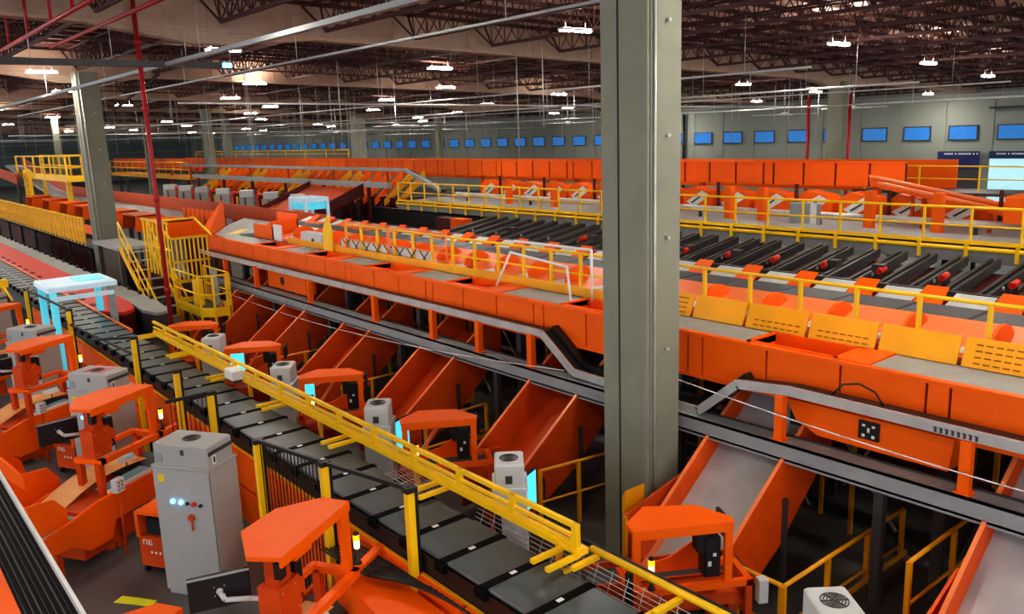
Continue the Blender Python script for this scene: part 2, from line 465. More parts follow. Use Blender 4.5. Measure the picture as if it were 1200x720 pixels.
dk.box(.8, -3, 3.28, .86, 28.3, 3.4)
dk.build('walk_deck', GREYL, sa)
for a, b in HY:
    h = MB()
    h.box(.08, a - .06, 2.8, .12, b + .06, 3.43).box(.74, a - .06, 2.8, .78, b + .06, 3.43).box(.08, a - .06, 2.8, .78, a, 3.43).box(.08, b, 2.8, .78, b + .06, 3.43)
    h.add([(.1, a, 3.1), (.76, a, 3.22), (.76, b, 3.22), (.1, b, 3.1)], [(0, 1, 2, 3)])
    h.box(.06, a - .5, 3.4, .8, a - .06, 3.425)
    h.build('hopper', ORANGE, sa)
# kick plate left of the column, hinged yellow panels right of it
kp = MB().box(.86, 9.35, 3.4, .92, 24, 3.58).build('kick_plate', YELD, sa)
# catch trough with half-disc dividers, trays and far lip
MB().add([(1.02, -3, 3.46), (1.02, 27, 3.46), (2.04, 27, 3.74), (2.04, -3, 3.74), (1.02, -3, 3.38), (1.02, 27, 3.38), (2.04, 27, 3.62), (2.04, -3, 3.62)],
         [(0, 3, 2, 1), (4, 5, 6, 7), (0, 1, 5, 4), (2, 3, 7, 6), (0, 4, 7, 3), (1, 2, 6, 5)]).build('catch_trough', PEACH, sa)
def half_disc(r, y0, th, x0, z0, n=12):
    return [(x0 + r * cos(pi * k_ / n), z0 + r * sin(pi * k_ / n) * .8) for k_ in range(n + 1)]
yy = -1.6
wtm = MB()
while yy < 26.5:
    MB().prismY(half_disc(.38, 0, 0, 1.5, 3.56), yy, yy + .05).build('divider_disc', ORANGE, sa)
    wtm.add([(1.1, yy + .1, 3.5), (1.1, yy + .6, 3.5), (1.5, yy + .1, 3.61)], [(0, 1, 2), (2, 1, 0)])
    yy += 1.12
wtm.build('white_wedge', WHITE, sa)
yy = -2.5
tray_me = MB().bbox(0, 0, 0, .82, 1.0, .06, .02)
tr0 = None
while yy < 26.5:
    if tr0 is None: tr0 = tray_me.build('sorter_tray', BELT, sa); tr0.location = (2.08, yy, 3.66)
    else:
        c = tr0.copy(); COL.objects.link(c); c.location = (2.08, yy, 3.66)
    yy += 1.03
MB().box(2.0, -3, 3.45, 3.0, 27, 3.64).build('tray_track', GREYD, sa)
yy = -2.4; k_ = 0
lo, lw = MB(), MB()
while yy < 27:
    lo.add([(2.98, yy, 3.66), (2.98, yy + .45, 3.66), (3.4, yy + .4, 3.9), (3.4, yy + .05, 3.9)], [(0, 1, 2, 3), (3, 2, 1, 0)])
    lw.add([(2.98, yy + .5, 3.64), (2.98, yy + 1.1, 3.64), (3.5, yy + 1.1, 3.8), (3.5, yy + .5, 3.8)], [(0, 1, 2, 3), (3, 2, 1, 0)])
    yy += 1.12
lo.build('far_flap', ORANGE, sa); lw.build('far_slide', CABW, sa)
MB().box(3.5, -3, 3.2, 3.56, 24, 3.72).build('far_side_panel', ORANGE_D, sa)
# legs of the sorter, standing on the floor
for c in CY + [-.8]:
    yl = c + 1.75; q = MB()
    for x in (.25, 3.3): q.box(x - .07, yl - .07, 0, x + .07, yl + .07, 3.3 if x > 1 else 2.75)
    q.bar((.25, yl, .4), (3.3, yl, 2.3), .07); q.bar((.25, yl, 2.3), (3.3, yl, .4), .07); q.box(.2, yl - .05, 2.5, 3.3, yl + .05, 2.62)
    q.build('support_frame', GREYD, sa)
MB().box(.3, -3, 2.6, 3.3, 27, 2.72).build('under_tray', DRED, sa)
# yellow hinged guard panels
pj = [9.3, 8.53, 7.5, 6.42, 5.36, 4.27, 3.2, 2.1]
for i in range(7):
    a, b = pj[i + 1] + .03, pj[i] - .03
    t = thing('guard_panel', ('yellow guard panel leaning next to the big column on its right', 'second yellow guard panel from the big column, plain face', 'third yellow guard panel from the big column, slotted low down', 'fourth yellow guard panel from the big column, above the orange hopper', 'fifth yellow guard panel from the big column, smooth face', 'yellow slotted guard panel cut by the right picture edge', 'yellow guard panel just past the right picture edge')[i], 'guard panel', (10.84, a, 3.4), group='yellow guard panels')
    L = b - a
    m = MB().add([(0, 0, 0), (0, L, 0), (.14, L, .36), (.14, 0, .36), (.03, 0, 0), (.03, L, 0), (.17, L, .36), (.17, 0, .36)],
                 [(0, 3, 2, 1), (4, 5, 6, 7), (0, 1, 5, 4), (1, 2, 6, 5), (2, 3, 7, 6), (3, 0, 4, 7)])
    m.build('sheet', YELD, t)
    if i in (0, 2, 3, 5):
        s_ = MB()
        for r in range(2 if i in (2, 3) else 4):
            z = .05 + r * .075
            for q_ in range(7):
                yq = .1 + q_ * (L - .2) / 7
                xx = z * .389 - .004
                s_.box(xx, yq, z, xx + .01, yq + .08, z + .018)
        s_.build('vent_slot', mat('slot_shadow%d' % i, (170, 100, 5), .7), t)
# railing between panels and trough
def railing(name, label, p, q, zd, zt, pitch, mats=YEL, mid=True, toe=True, r=.028, parent=None, group=None, first=0.):
    """railing from p to q (xy) standing at height zd, top rail at zt"""
    dx, dy = q[0] - p[0], q[1] - p[1]; L = sqrt(dx * dx + dy * dy); ang = math.degrees(math.atan2(dy, dx))
    t = thing(name, label, 'railing', (p[0], p[1], zd), ang, group)
    h = zt - zd
    m = MB().tube((0, 0, h), (L, 0, h), r); m.build('top_rail', mats, t)
    if mid:
        MB().tube((0, 0, h * .5), (L, 0, h * .5), r * .75).build('mid_rail', mats, t)
    if toe: MB().box(0, -.015, .0, L, .015, .12).build('toe_board', mats, t)
    n = max(1, int(round((L - first) / pitch)))
    o = None
    for i in range(n + 1):
        x = first + (L - first) * i / n
        if o is None: o = MB().bar((0, 0, 0), (0, 0, h), .06, .05).build('post', mats, t); o.location = (x, 0, 0)
        elif i < 95:
            c = o.copy(); COL.objects.link(c); c.location = (x, 0, 0)
    return t
railing('sorter_railing', 'slim yellow railing above the yellow guard panels right of the big column', (11.06, 9.3), (11.06, .5), 3.45, 4.2, .9, mid=False, toe=False)
railing('sorter_railing', 'yellow and orange walkway railing left of the big column', (10.98, 9.6), (10.98, 20.5), 3.4, 4.2, .85, toe=True)
# white end gates on that walkway
for i, (y0, y1) in enumerate(((18.2, 20.4), (15.6, 18.1))):
    t = thing('white_gate', ('pale handrail gate at the far left end of the walkway railing', 'second pale handrail gate along the walkway railing')[i], 'gate', (10.9, y0, 3.42))
    MB().path([(0, 0, 0), (0, 0, .85), (0, y1 - y0, .85), (0, y1 - y0, 0)], .022).build('frame', PEACH, t)
    MB().tube((0, 0, .4), (0, y1 - y0, .4), .016).build('mid_rail', PEACH, t)
t = thing('leaning_handrail', 'cream tubular handrail standing on the orange sorter edge', 'handrail', (10.35, 10.9, 3.4))
MB().path([(0, -.0, 0), (.15, .25, .62), (.15, 1.9, .75), (.0, 2.2, .05)], .025).build('loop', WHITE, t)
MB().path([(.35, -.2, 0), (.35, -.2, .95), (.35, 2.0, .95)], .025).build('upright', WHITE, t)

# ---- grey cable channel and lower beam with orange posts
t = thing('cable_channel', 'grey steel channel below the orange side, dipping behind the big column', 'channel', (9.6, 0, 0))
pts = [(28.2, 2.95), (27.6, 2.93), (10.9, 2.95), (10.1, 2.38), (7.4, 2.33), (6.72, 2.9), (5.9, 2.98), (-3, 2.95)]
m = MB()
for (a, za), (b, zb_) in zip(pts, pts[1:]):
    m.bar((0, a, za), (0, b, zb_), .05, .13)
m.build('channel_side', SILV, t)
m = MB()
for (a, za), (b, zb_) in zip(pts, pts[1:]):
    m.bar((.18, a, za - .02), (.18, b, zb_ - .02), .3, .08)
m.build('cable_bed', BLK, t)
m = MB()
for (a, za), (b, zb_) in zip(pts[2:5], pts[3:6]): m.bar((.3, a, za + .04), (.3, b, zb_ + .04), .16, .14)
m.build('cable_bundle', BLK, t)
lt = MB()                                             # small dark maker's lettering on the channel, right side
x_ = 3.95
for g in range(8):
    lt.box(-.032, x_, 2.92, -.027, x_ + .03, 2.98); lt.box(-.032, x_ - .0, 2.975, -.027, x_ + .045, 2.985)
    x_ -= .065
lt.build('channel_lettering', GREYD, t)
t = thing('steel_girder', 'long grey steel beam carrying the chutes under the sorter', 'beam', (9.5, 0, 0))
MB().box(-.03, -3, 2.0, .0, 27, 2.27).box(-.03, -3, 2.24, .3, 27, 2.27).box(-.03, -3, 2.03, .3, 27, 2.06).build('beam', GREY, t)
MB().box(.26, -3, 2.27, .3, 27, 2.29).build('edge_strip', GREYD, t)
q0 = None
for yp in (26, 23.6, 20.1, 16.75, 14.35, 12.75, 11.17, 6.0, 3.6, .8):
    p_ = MB().box(.02, -.06, 2.27, .14, .06, 2.9)
    p_.box(.0, -.09, 2.27, .16, .09, 2.3)
    if q0 is None: q0 = p_.build('orange_post', ORANGE, t); q0.location = (0, yp, 0)
    else: c = q0.copy(); COL.objects.link(c); c.location = (0, yp, 0)
q = MB()
for yp in (26.3, 22.6, 19.2, 15.8, 12.3, 8.9, 4.6, .3): q.box(.1, yp - .06, 0, .22, yp + .06, 2.05)
q.build('leg', GREYD, t)
# orange drive housing below the channel on the right
t = thing('drive_housing', 'orange motor housing slung under the channel, with a black socket box', 'housing', (9.85, 3.3, 0))
MB().prismX([(0.55, 2.78), (2.8, 2.78), (2.62, 2.5), (2.3, 2.36), (.6, 2.36)], 0, .3).build('body', ORANGE, t)
MB().box(-.03, 1.45, 2.5, 0, 1.72, 2.74).build('socket_box', BLK, t)
MB().box(-.035, 1.5, 2.53, -.03, 1.54, 2.57).box(-.035, 1.63, 2.53, -.03, 1.67, 2.57).box(-.035, 1.5, 2.67, -.03, 1.54, 2.7).box(-.035, 1.63, 2.67, -.03, 1.67, 2.7).box(-.035, 1.57, 2.6, -.03, 1.6, 2.66).build('socket', WHITE, t)
MB().box(.3, .4, 2.3, .6, 2.9, 2.7).build('hanger', BLK, t)
t = thing('far_drive_housing', 'orange motor housing under the channel at the sorter far end', 'housing', (9.85, 22.2, 0))
MB().box(0, -1.3, 2.3, .3, 1.2, 2.8).build('body', ORANGE, t)
MB().tube((-.02, .2, 2.55), (.02, .2, 2.55), .12).build('hub', BLK, t)
# thin white cable sagging past the column
cb = MB(); P0, P1 = (9.3, 26.5, 2.1), (9.2, 12.3, 2.0)
pp = []
for k_ in range(13):
    f = k_ / 12; pp.append((9.3, 26.5 - 16.5 * f, 1.95 - .32 * 4 * f * (1 - f) + .55 * f))
cb.path(pp, .009, 5)
tag(cb.build('sagging_cable', WHITE), 'thin pale cable sagging along the chutes left of the big column', 'cable')
pp = [(9.45, 8.2 - 7.5 * k_ / 12, 2.85 - .30 * k_ / 12 - .12 * sin(pi * k_ / 12)) for k_ in range(13)]
tag(MB().path(pp, .009, 5).build('sagging_cable', WHITE), 'thin pale cable stretched past the drive housing on the right', 'cable')
tag(MB().path([(9.7, 5.35, 3.02), (9.72, 5.2, 3.2), (9.75, 5.0, 3.24), (9.78, 4.8, 3.16), (9.8, 4.7, 3.0)], .013, 6).build('black_hose', BLK), 'black hose looping over the grey channel', 'hose')

# ---- chutes down to the right-hand stations
def chute(yc, w, label, grey=True):
    t = thing('parcel_chute', label, 'chute', (8.2, yc, 0), group='orange parcel chutes')
    def side(y0, y1, nm):
        prof = [(2.5, 2.9), (2.5, 1.9), (1.2, .75), (.05, .1), (-.35, .1), (-.35, 1.0), (.0, 1.06), (1.25, 2.02), (2.3, 2.76)]
        return MB().prismY(prof, y0, y1).build(nm, CHUTEO if grey else ORANGE_D, t)
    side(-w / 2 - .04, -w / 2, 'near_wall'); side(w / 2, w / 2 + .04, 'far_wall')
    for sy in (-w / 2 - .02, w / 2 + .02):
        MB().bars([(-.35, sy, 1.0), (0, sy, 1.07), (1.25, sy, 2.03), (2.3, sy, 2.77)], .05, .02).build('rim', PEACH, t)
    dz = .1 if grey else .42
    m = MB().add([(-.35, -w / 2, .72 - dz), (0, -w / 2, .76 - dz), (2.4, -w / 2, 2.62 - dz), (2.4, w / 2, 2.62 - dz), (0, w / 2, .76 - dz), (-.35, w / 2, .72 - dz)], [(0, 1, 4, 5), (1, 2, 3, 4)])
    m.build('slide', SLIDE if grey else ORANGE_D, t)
    if not grey: MB().add([(0, -w / 2, .80 - dz), (2.4, -w / 2, 2.66 - dz), (2.4, -w / 2 + .3, 2.66 - dz), (0, -w / 2 + .3, .80 - dz)], [(0, 1, 2, 3)]).build('steel_strip', SLIDE, t)
    l = MB()
    for x in (.4, 1.3):
        for sy in (-w / 2 - .07, w / 2 + .07): l.box(x - .03, sy - .03, 0, x + .03, sy + .03, .5 + .75 * x)
    l.build('leg', GREYD, t)
    return t
labs = ['orange chute with wide steel slide at the bottom right corner', 'orange chute with grey slide just right of the big column', 'orange chute just left of the big column, narrow grey slide showing', 'third orange chute left of the big column', 'fourth orange chute left of the big column, with a yellow strip', 'fifth orange chute left of the big column', 'farthest orange chute, under the yellow corner platform']
for c, l in zip(CY, labs): chute(c, 1.2 if c > 3 else 1.9, l, c < 9)
t = thing('chute_wing', 'wide orange wing sheet spreading from the chute right of the big column', 'wing panel', (7.9, 7.22, 0))
MB().prismY([(-.1, 1.3), (1.15, 1.56), (2.0, 2.2), (2.0, 1.4), (1.0, .5), (-.1, .5)], 0, .04).build('sheet', ORANGE_D, t)
MB().box(.0, 0, 0, .06, .04, .5).build('leg', GREYD, t)
MB().bar((-.1, 0, 1.3), (-.1, 0, .4), .05).build('yellow_edge_strip', YELD, t)
y4 = MB().add([(0, 0, .0), (1.2, 0, .92), (1.2, .3, .92), (0, .3, .0)], [(0, 1, 2, 3), (3, 2, 1, 0)]).build('yellow_insert', YELD); y4.location = (8.25, 17.0, .8)
tag(y4, 'yellow strip lying in the fourth chute left of the column', 'strip')
# folding side wing in front of the right-hand chute
t = thing('side_wing', 'orange angled side wing at the foot of the bottom-right chute', 'wing panel', (8.5, 3.48, 0))
MB().prismY([(-.3, .35), (.8, .35), (.95, 1.3), (.84, 1.46), (.1, 1.16), (-.3, .9)], 0, .04).build('sheet', ORANGE, t)
MB().tube((.45, -.01, .98), (.45, .01, .98), .05).build('hole', BLK, t)
MB().box(0, .0, 0, .06, .04, .35).box(.6, .0, 0, .66, .04, .35).build('leg', GREYD, t)
tag(MB().prismX([(0, 0), (.06, 0), (.06, 1.45), (0, 1.55)], 0, .4).build('yellow_edge_post', YELD), 'thin yellow upright beside the big column foot', 'post').location = (8.0, 7.4, 0)

t = MB().box(14.3, -3, 0, 14.4, 30, 2.9).build('light_block_sheet', mat('light_block_brown', (84, 50, 40), .8, noise=.5, scale=.8)); tag(t, 'added dark brown sheet blocking light beneath the long sorter', 'added sheet')  # dark sheet added to block light and hide the floor behind
bf = thing('brace_frame', 'steel and yellow brace frame in the shadow under the sorter', 'frame', (11.9, -1.4, 0), group='brace frames under the sorter')
q = MB()
q.bar((0, .1, .3), (0, 1.5, 2.3), .04).bar((.3, .2, 2.3), (.3, 2.4, .6), .04).bar((.1, 1.6, .2), (.1, 3.0, 1.9), .03).bar((-.4, .1, 2.2), (.6, 1.3, .5), .03)
q.build('cross_brace', SILV, bf)
q = MB().box(-.03, .8, 0, .03, .86, 2.5).box(-.03, 2.1, 0, .03, 2.16, 2.5).box(.3, 1.5, 0, .35, 1.56, 2.4)
q.build('upright', YELD, bf)
MB().tube((0, 0, 1.25), (0, 3.1, 1.25), .025).build('rail', YELD, bf)
for i in range(1, 9): dup(bf, (11.9, -1.4 + 3.35 * i, 0))
o = MB().box(0, -3, 0, .08, 27, .22).build('red_side_rail', RED); o.location = (12.2, 0, .85)
tag(o, 'long red conveyor rail with a bright edge running under the sorter', 'rail')
MB().box(-.02, -3, .22, .03, 27, .25).build('bright_edge', SILV, o)
for yy in range(-2, 27, 3): MB().box(.02, yy, -.85, .07, yy + .08, 0).build('foot', GREYD, o)
# ---- darkness under the sorter: low red rails, yellow platforms and hand rails
for i, (x, z) in enumerate(((12.6, .5), (12.9, .9), (14.0, .4))):
    o = MB().box(0, -3, 0, .25, 27, .16).build('floor_conveyor_rail', DRED); o.location = (x, 0, z)
    tag(o, ('lowest dark red rail under the sorter', 'dark red rail under the sorter, upper one', 'dark red rail lying farthest back under the sorter')[i], 'rail')
    for yy in range(-2, 27, 3):
        MB().box(.05, yy, -z, .15, yy + .1, 0).build('foot', GREYD, o)
for i, (a, b) in enumerate(((2.9, 4.9), (6.9, 7.4), (11.8, 12.9), (15.2, 16.3))):
    p_ = thing('inspection_platform', ('yellow-edged low platform right of the big column under the sorter', 'yellow-edged low platform behind the big column foot', 'yellow-edged low platform between the second and third chute left of the column', 'yellow-edged low platform between the third and fourth chute left of the column')[i], 'platform', (9.0, a, 0))
    MB().box(0, 0, .34, 2.2, b - a, .38).build('deck', GREYD, p_)
    MB().box(-.02, -.02, .28, 2.2, 0, .46).box(-.02, b - a, .28, 2.2, b - a + .02, .46).box(-.03, 0, .28, 0, b - a, .46).build('yellow_edge', YELD, p_)
    q = MB()
    for x in (.1, 2.1):
        for y in (.1, b - a - .1): q.box(x - .03, y - .03, 0, x + .03, y + .03, .34)
    q.build('leg', GREYD, p_)
railing('stair_railing', 'yellow railing running under the sorter beside the bottom-right cabinet', (8.1, 4.95), (11.1, 4.95), .0, 1.1, .95, YELD, toe=False)
railing('stair_railing', 'short yellow railing in front of the platform right of the column', (8.1, 5.6), (8.1, 4.98), .0, 1.1, .6, YELD, toe=False)
railing('stair_railing', 'yellow railing farthest right under the sorter', (9.0, 3.9), (12.6, 3.9), .38, 1.5, 1.2, YELD, toe=False)
railing('stair_railing', 'yellow railing between the column and the nearest left chute', (8.3, 9.55), (9.8, 9.3), .0, 1.1, .75, YELD, toe=False)
railing('stair_railing', 'yellow railing between the two nearest chutes left of the column', (8.3, 12.9), (9.8, 12.9), .0, 1.1, .75, YELD, toe=False)
railing('stair_railing', 'yellow railing between the second and third chutes left of the column', (8.3, 16.2), (9.8, 16.2), .0, 1.1, .75, YELD, toe=False)
railing('stair_railing', 'yellow railing between the third and fourth chutes left of the column', (8.3, 19.6), (9.8, 19.6), .0, 1.1, .75, YELD, toe=False)
for i, yy in enumerate((3.0, 8.7, 12.2, 15.9, 19.3)):
    t = thing('yellow_ladder', ('yellow upright ladder deep under the sorter at the right', 'yellow upright ladder under the sorter behind the big column', 'yellow upright ladder behind the nearest left chute', 'yellow upright ladder behind the third left chute', 'yellow upright ladder behind the fourth left chute')[i], 'ladder', (11.4, yy, 0))
    MB().box(-.03, 0, 0, .03, .05, 2.4).box(-.03, .55, 0, .03, .6, 2.4).build('stile', YELD, t)
    q = MB()
    for z in range(1, 8): q.tube((0, .05, z * .3), (0, .55, z * .3), .015, 5)
    q.build('rung', YELD, t)

# ------------------------------------------------------------------ right-hand stations (axis turned -31.5 deg)
UA = -31.5
def cabinet(label, rz, loc, w=.5, d=.6, hb=1.95, right=True, m=CABW, group=None):
    t = thing('control_cabinet', label, 'cabinet', loc, rz, group)
    MB().bbox(0, 0, .08, w, d, hb, .015).box(.03, .03, 0, w - .03, d - .03, .08).build('body', m, t)
    MB().bbox(-.01, -.01, hb, w + .01, d + .01, hb + .03, .008).build('cap', m, t)
    MB().bbox(.03, .03, hb + .03, w - .03, d - .03, hb + .35, .02).build('top_box', m, t)
    fan = MB()
    for k_ in range(4):
        r = .04 + .028 * k_
        for s_ in range(16):
            a, b = 2 * pi * s_ / 16, 2 * pi * (s_ + 1) / 16
            fan.bar((w / 2 + r * cos(a), d / 2 + r * sin(a), hb + .355), (w / 2 + r * cos(b), d / 2 + r * sin(b), hb + .355), .008)
    for s_ in range(6): fan.bar((w / 2, d / 2, hb + .355), (w / 2 + .13 * cos(s_ * pi / 3), d / 2 + .13 * sin(s_ * pi / 3), hb + .355), .008)
    fan.build('fan_grille', GREYD, sub(t, 'top_box'))
    return t
RC = [(6.13, 8.0), (6.09, 11.3), (6.0, 14.7), (5.92, 18.15)]
rl = ['white cabinet with round fan grille just left of the big column foot', 'white cabinet between the second and third orange canopies left of the column', 'white cabinet in the middle of the row behind the yellow truss', 'smallest white cabinet at the far end behind the yellow truss']
def right_cab(loc, label):
    t = cabinet(label, UA - 7, loc, .45, .56, 1.93, group='white cabinets behind the yellow truss')
    MB().box(.17, .022, 2.02, .26, .03, 2.13).build('latch', GREYD, sub(t, 'top_box'))
    MB().box(.0, -.006, .6, .44, 0, .62).build('door_seam', GREY, sub(t, 'body'))
    return t
def monitor(loc, rz, label, lit=True, arm=None, tilt=0, w=.52, h=.42):
    t = thing('monitor', label, 'monitor', loc, rz)
    m = MB().bbox(-w / 2, -.025, 0, w / 2, .025, h, .012); o = m.build('casing', BLK, t)
    MB().box(-w / 2 + .02, -.03, .02, w / 2 - .02, -.026, h - .02).build('screen', CYAN if lit else BLK, o)
    return t
for (x, y), l in zip(RC, rl):
    right_cab((x, y, 0), l)
right_cab((6.1, 3.35, 0), 'white cabinet top with round fan grille at the bottom edge right of centre')
for i, (x, y) in enumerate(RC):
    t = monitor((x + .95, y + .42, 1.22), 22, ('bright cyan monitor hanging beside the cabinet nearest the column', 'bright cyan monitor beside the second cabinet from the column', 'bright cyan monitor beside the third cabinet from the column', 'bright cyan monitor beside the farthest white cabinet')[i], w=.44, h=.56)
    MB().tube((0, .03, .3), (-.0, .2, .3), .02).tube((0, .2, .3), (0, .2, -1.22), .02).build('stand', GREYD, t)
def beacon(loc, label, green=False):
    t = thing('beacon_light', label, 'beacon', loc)
    MB().lathe(0, 0, [(.045, 0), (.045, .02), (.018, .03), (.018, .2)]).build('stem', BLK, t)
    MB().lathe(0, 0, [(.03, .2), (.034, .21), (.034, .25)]).build('lower_lens', AMBERW if not green else GREENL, t)
    MB().lathe(0, 0, [(.035, .255), (.035, .30)]).build('middle_lens', AMBERW if not green else GREENL, t)
    MB().lathe(0, 0, [(.036, .305), (.036, .37)]).build('upper_lens', AMBER, t)
    MB().lathe(0, 0, [(.036, .372), (.033, .40), (.012, .41)]).build('cap', BLK, t)
    return t
def right_station(loc, label, dark=False, s=1.):
    t = thing('scan_station', label, 'scan station', loc, UA, 'orange scan stations on the right')
    W, D, Z = 1.2, .62, 2.0
    MB().prism([(0, 0), (W, 0), (W + .02, .14), (W - .28, .52), (.3, .6), (-.02, .22)], Z, Z + .05).prism([(0, 0), (W, 0), (W, .03), (0, .03)], Z - .07, Z).build('canopy', ORANGE, t)
    q0 = None
    for x in (.05, W - .05):
        m = MB().box(-.045, -.03, 1.3, .045, .03, Z)
        if q0 is None: q0 = m.build('post', ORANGE, t); q0.location = (x, .05, 0)
        else: c = q0.copy(); COL.objects.link(c); c.location = (x, .05, 0)
    m = MB().box(-.05, 0, 1.22, 1.45, .08, 1.3).box(-.05, .5, 1.22, 1.45, .58, 1.3).box(-.05, 0, 1.22, .03, .58, 1.3).box(1.37, 0, 1.22, 1.45, .58, 1.3)
    m.build('table_frame', ORANGE, t)
    q0 = None
    for x, y in ((0, .04), (1.4, .04), (0, .54), (1.4, .54)):
        if q0 is None: q0 = MB().box(-.04, -.04, 0, .04, .04, 1.24).build('leg', ORANGE_D, t); q0.location = (x, y, 0)
        else: c = q0.copy(); COL.objects.link(c); c.location = (x, y, 0)
    MB().bar((.25, .5, 1.3), (.75, .52, 1.98), .05).build('brace', PEACH, t)
    MB().prismY([(.2, 1.3), (1.2, 1.3), (1.0, 1.65), (.6, 1.4)], .5, .53).build('side_plate', ORANGE, t)
    m = MB().bbox(.88, .08, 1.34, 1.08, .3, 1.84, .02).box(.8, .1, 1.65, .92, .28, 1.95); m.build('scanner_head', BLK, t)
    MB().bbox(1.22, .25, 1.68, 1.27, .62, 1.95, .01).build('side_screen', BLK, t)
    MB().box(.92, .07, 1.48, .96, .078, 1.54).box(.98, .07, 1.6, 1.02, .078, 1.64).build('indicator', WHITE, sub(t, 'scanner_head'))
    MB().bbox(1.5, -.05, 1.0, 1.62, .07, 1.3, .01).build('switch_box', CABW, t)
    MB().box(.0, .1, .95, 1.4, .5, 1.1).build('belt_bed', ORANGE_D, t)
    return t
RS = [((6.45, 5.85, 0), 'orange scan station right of the big column, in front of the grey slide'),
      ((6.5, 10.8, 0), 'orange scan station nearest the column on its left, with cyan monitor beside'),
      ((6.46, 14.37, 0), 'second orange scan station left of the big column'),
      ((6.31, 17.75, 0), 'third orange scan station left of the big column'),
      ((6.13, 21.06, 0), 'farthest small orange scan station behind the yellow truss')]
rs0 = right_station(*RS[0])
for l_, lb in RS[1:]: dup(rs0, l_, label=lb)
for i, (l_, lb) in enumerate(RS):
    a = radians(UA); x, y = .22, .02
    beacon((l_[0] + x * cos(a) - y * sin(a), l_[1] + x * sin(a) + y * cos(a), 1.3), ('amber beacon on the scan station right of the column', 'amber beacon on the nearest scan station left of the column', 'amber beacon on the second scan station left of the column', 'amber beacon on the third scan station left of the column', 'amber beacon on the farthest scan station behind the truss')[i])
# feed belts joining each right station to the tray sorter
for i, (l_, lb) in enumerate(RS):
    t = thing('feed_belt', ('short feed belt below the scan station right of the column', 'short feed belt below the nearest left scan station', 'short feed belt below the second left scan station', 'short feed belt below the third left scan station', 'short feed belt below the farthest scan station')[i], 'conveyor', (l_[0], l_[1], 0), UA)
    MB().box(-.35, .62, .9, 1.7, 1.1, 1.0).build('belt', BELT, t)
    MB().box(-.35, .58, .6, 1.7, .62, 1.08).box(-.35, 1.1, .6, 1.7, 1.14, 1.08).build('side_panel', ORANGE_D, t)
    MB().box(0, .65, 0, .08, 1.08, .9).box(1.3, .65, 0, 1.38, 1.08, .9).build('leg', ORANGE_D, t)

# ------------------------------------------------------------------ CROSS-BELT TRAY SORTER (x 4.75..5.62, z 1.8)
ts = thing('tray_sorter', 'long line of dark grey sorting trays running to the lower centre', 'conveyor', (4.75, 0, 0))
PIT = .745
tm = MB().bbox(0, .045, 0, .85, PIT - .045, .035, .015)
y = 1.2; o0 = None; n_ = 0
while y < 46:
    if o0 is None: o0 = tm.build('tray', BELTF, ts); o0.location = (0, y, 1.78)
    else: c = o0.copy(); COL.objects.link(c); c.location = (0, y, 1.78)
    y += PIT; n_ += 1
gap = MB(); clip = MB(); y = 1.2
while y < 46:
    gap.box(-.02, y - .055, 1.72, .87, y + .055, 1.822); gap.box(-.07, y - .09, 1.70, .05, y + .09, 1.80)
    clip.box(.36, y - .025, 1.822, .44, y + .025, 1.828)
    y += PIT
gap.build('tray_joint', mat('matt_black_rubber', (14, 14, 15), .8, spec=.1), ts); clip.build('joint_clip', WHITE, ts)
MB().box(-.02, .8, 1.55, .0, 46, 1.76).box(.86, .8, 1.5, .89, 46, 1.76).build('side_rail', BLK, ts)
MB().box(.0, .8, 1.2, .86, 46, 1.6).build('carriage_bed', GREYD, ts)
m = MB(); y = 2.0
while y < 30:
    m.box(-.12, y + .02, .95, -.05, y + 2.3, 1.5); m.box(-.12, y + .02, .3, -.05, y + 2.3, .88); y += 2.35
m.build('side_panel', ORANGE, ts)
MB().box(-.07, 1.5, 1.5, -.03, 30, 1.525).build('yellow_edge', YELD, ts)
m = MB(); y = 1.
while y < 46:
    m.box(.05, y, 0, .15, y + .1, 1.2).box(.7, y, 0, .8, y + .1, 1.2); y += 2.35
m.build('leg', GREYD, ts)
t = thing('transfer_cover', 'large orange cover box left of the trays behind the big canopy post', 'cover', (0, 0, 0))
MB().prism([(3.95, 7.0), (4.55, 6.5), (4.58, 8.3), (4.1, 8.6)], .9, 1.35).build('lid', ORANGE, t)
MB().prism([(3.98, 7.02), (4.53, 6.55), (4.55, 8.3), (4.12, 8.55)], .1, .86).build('base', ORANGE_D, t)
MB().prism([(3.98, 7.02), (4.53, 6.55), (4.55, 8.3), (4.12, 8.55)], .86, .9).build('shadow_gap', BLK, t)
t = thing('black_loom', 'bundle of black cables running beside the trays behind the amber lamp', 'cables', (0, 0, 0))
q = MB()
for k_ in range(9): q.path([(4.15 + .05 * k_, 9.0, 1.45), (4.2 + .045 * k_, 8.0, 1.5), (4.6, 7.2 - .1 * k_, 1.52)], .016, 5)
q.build('cable_lines', BLK, t)
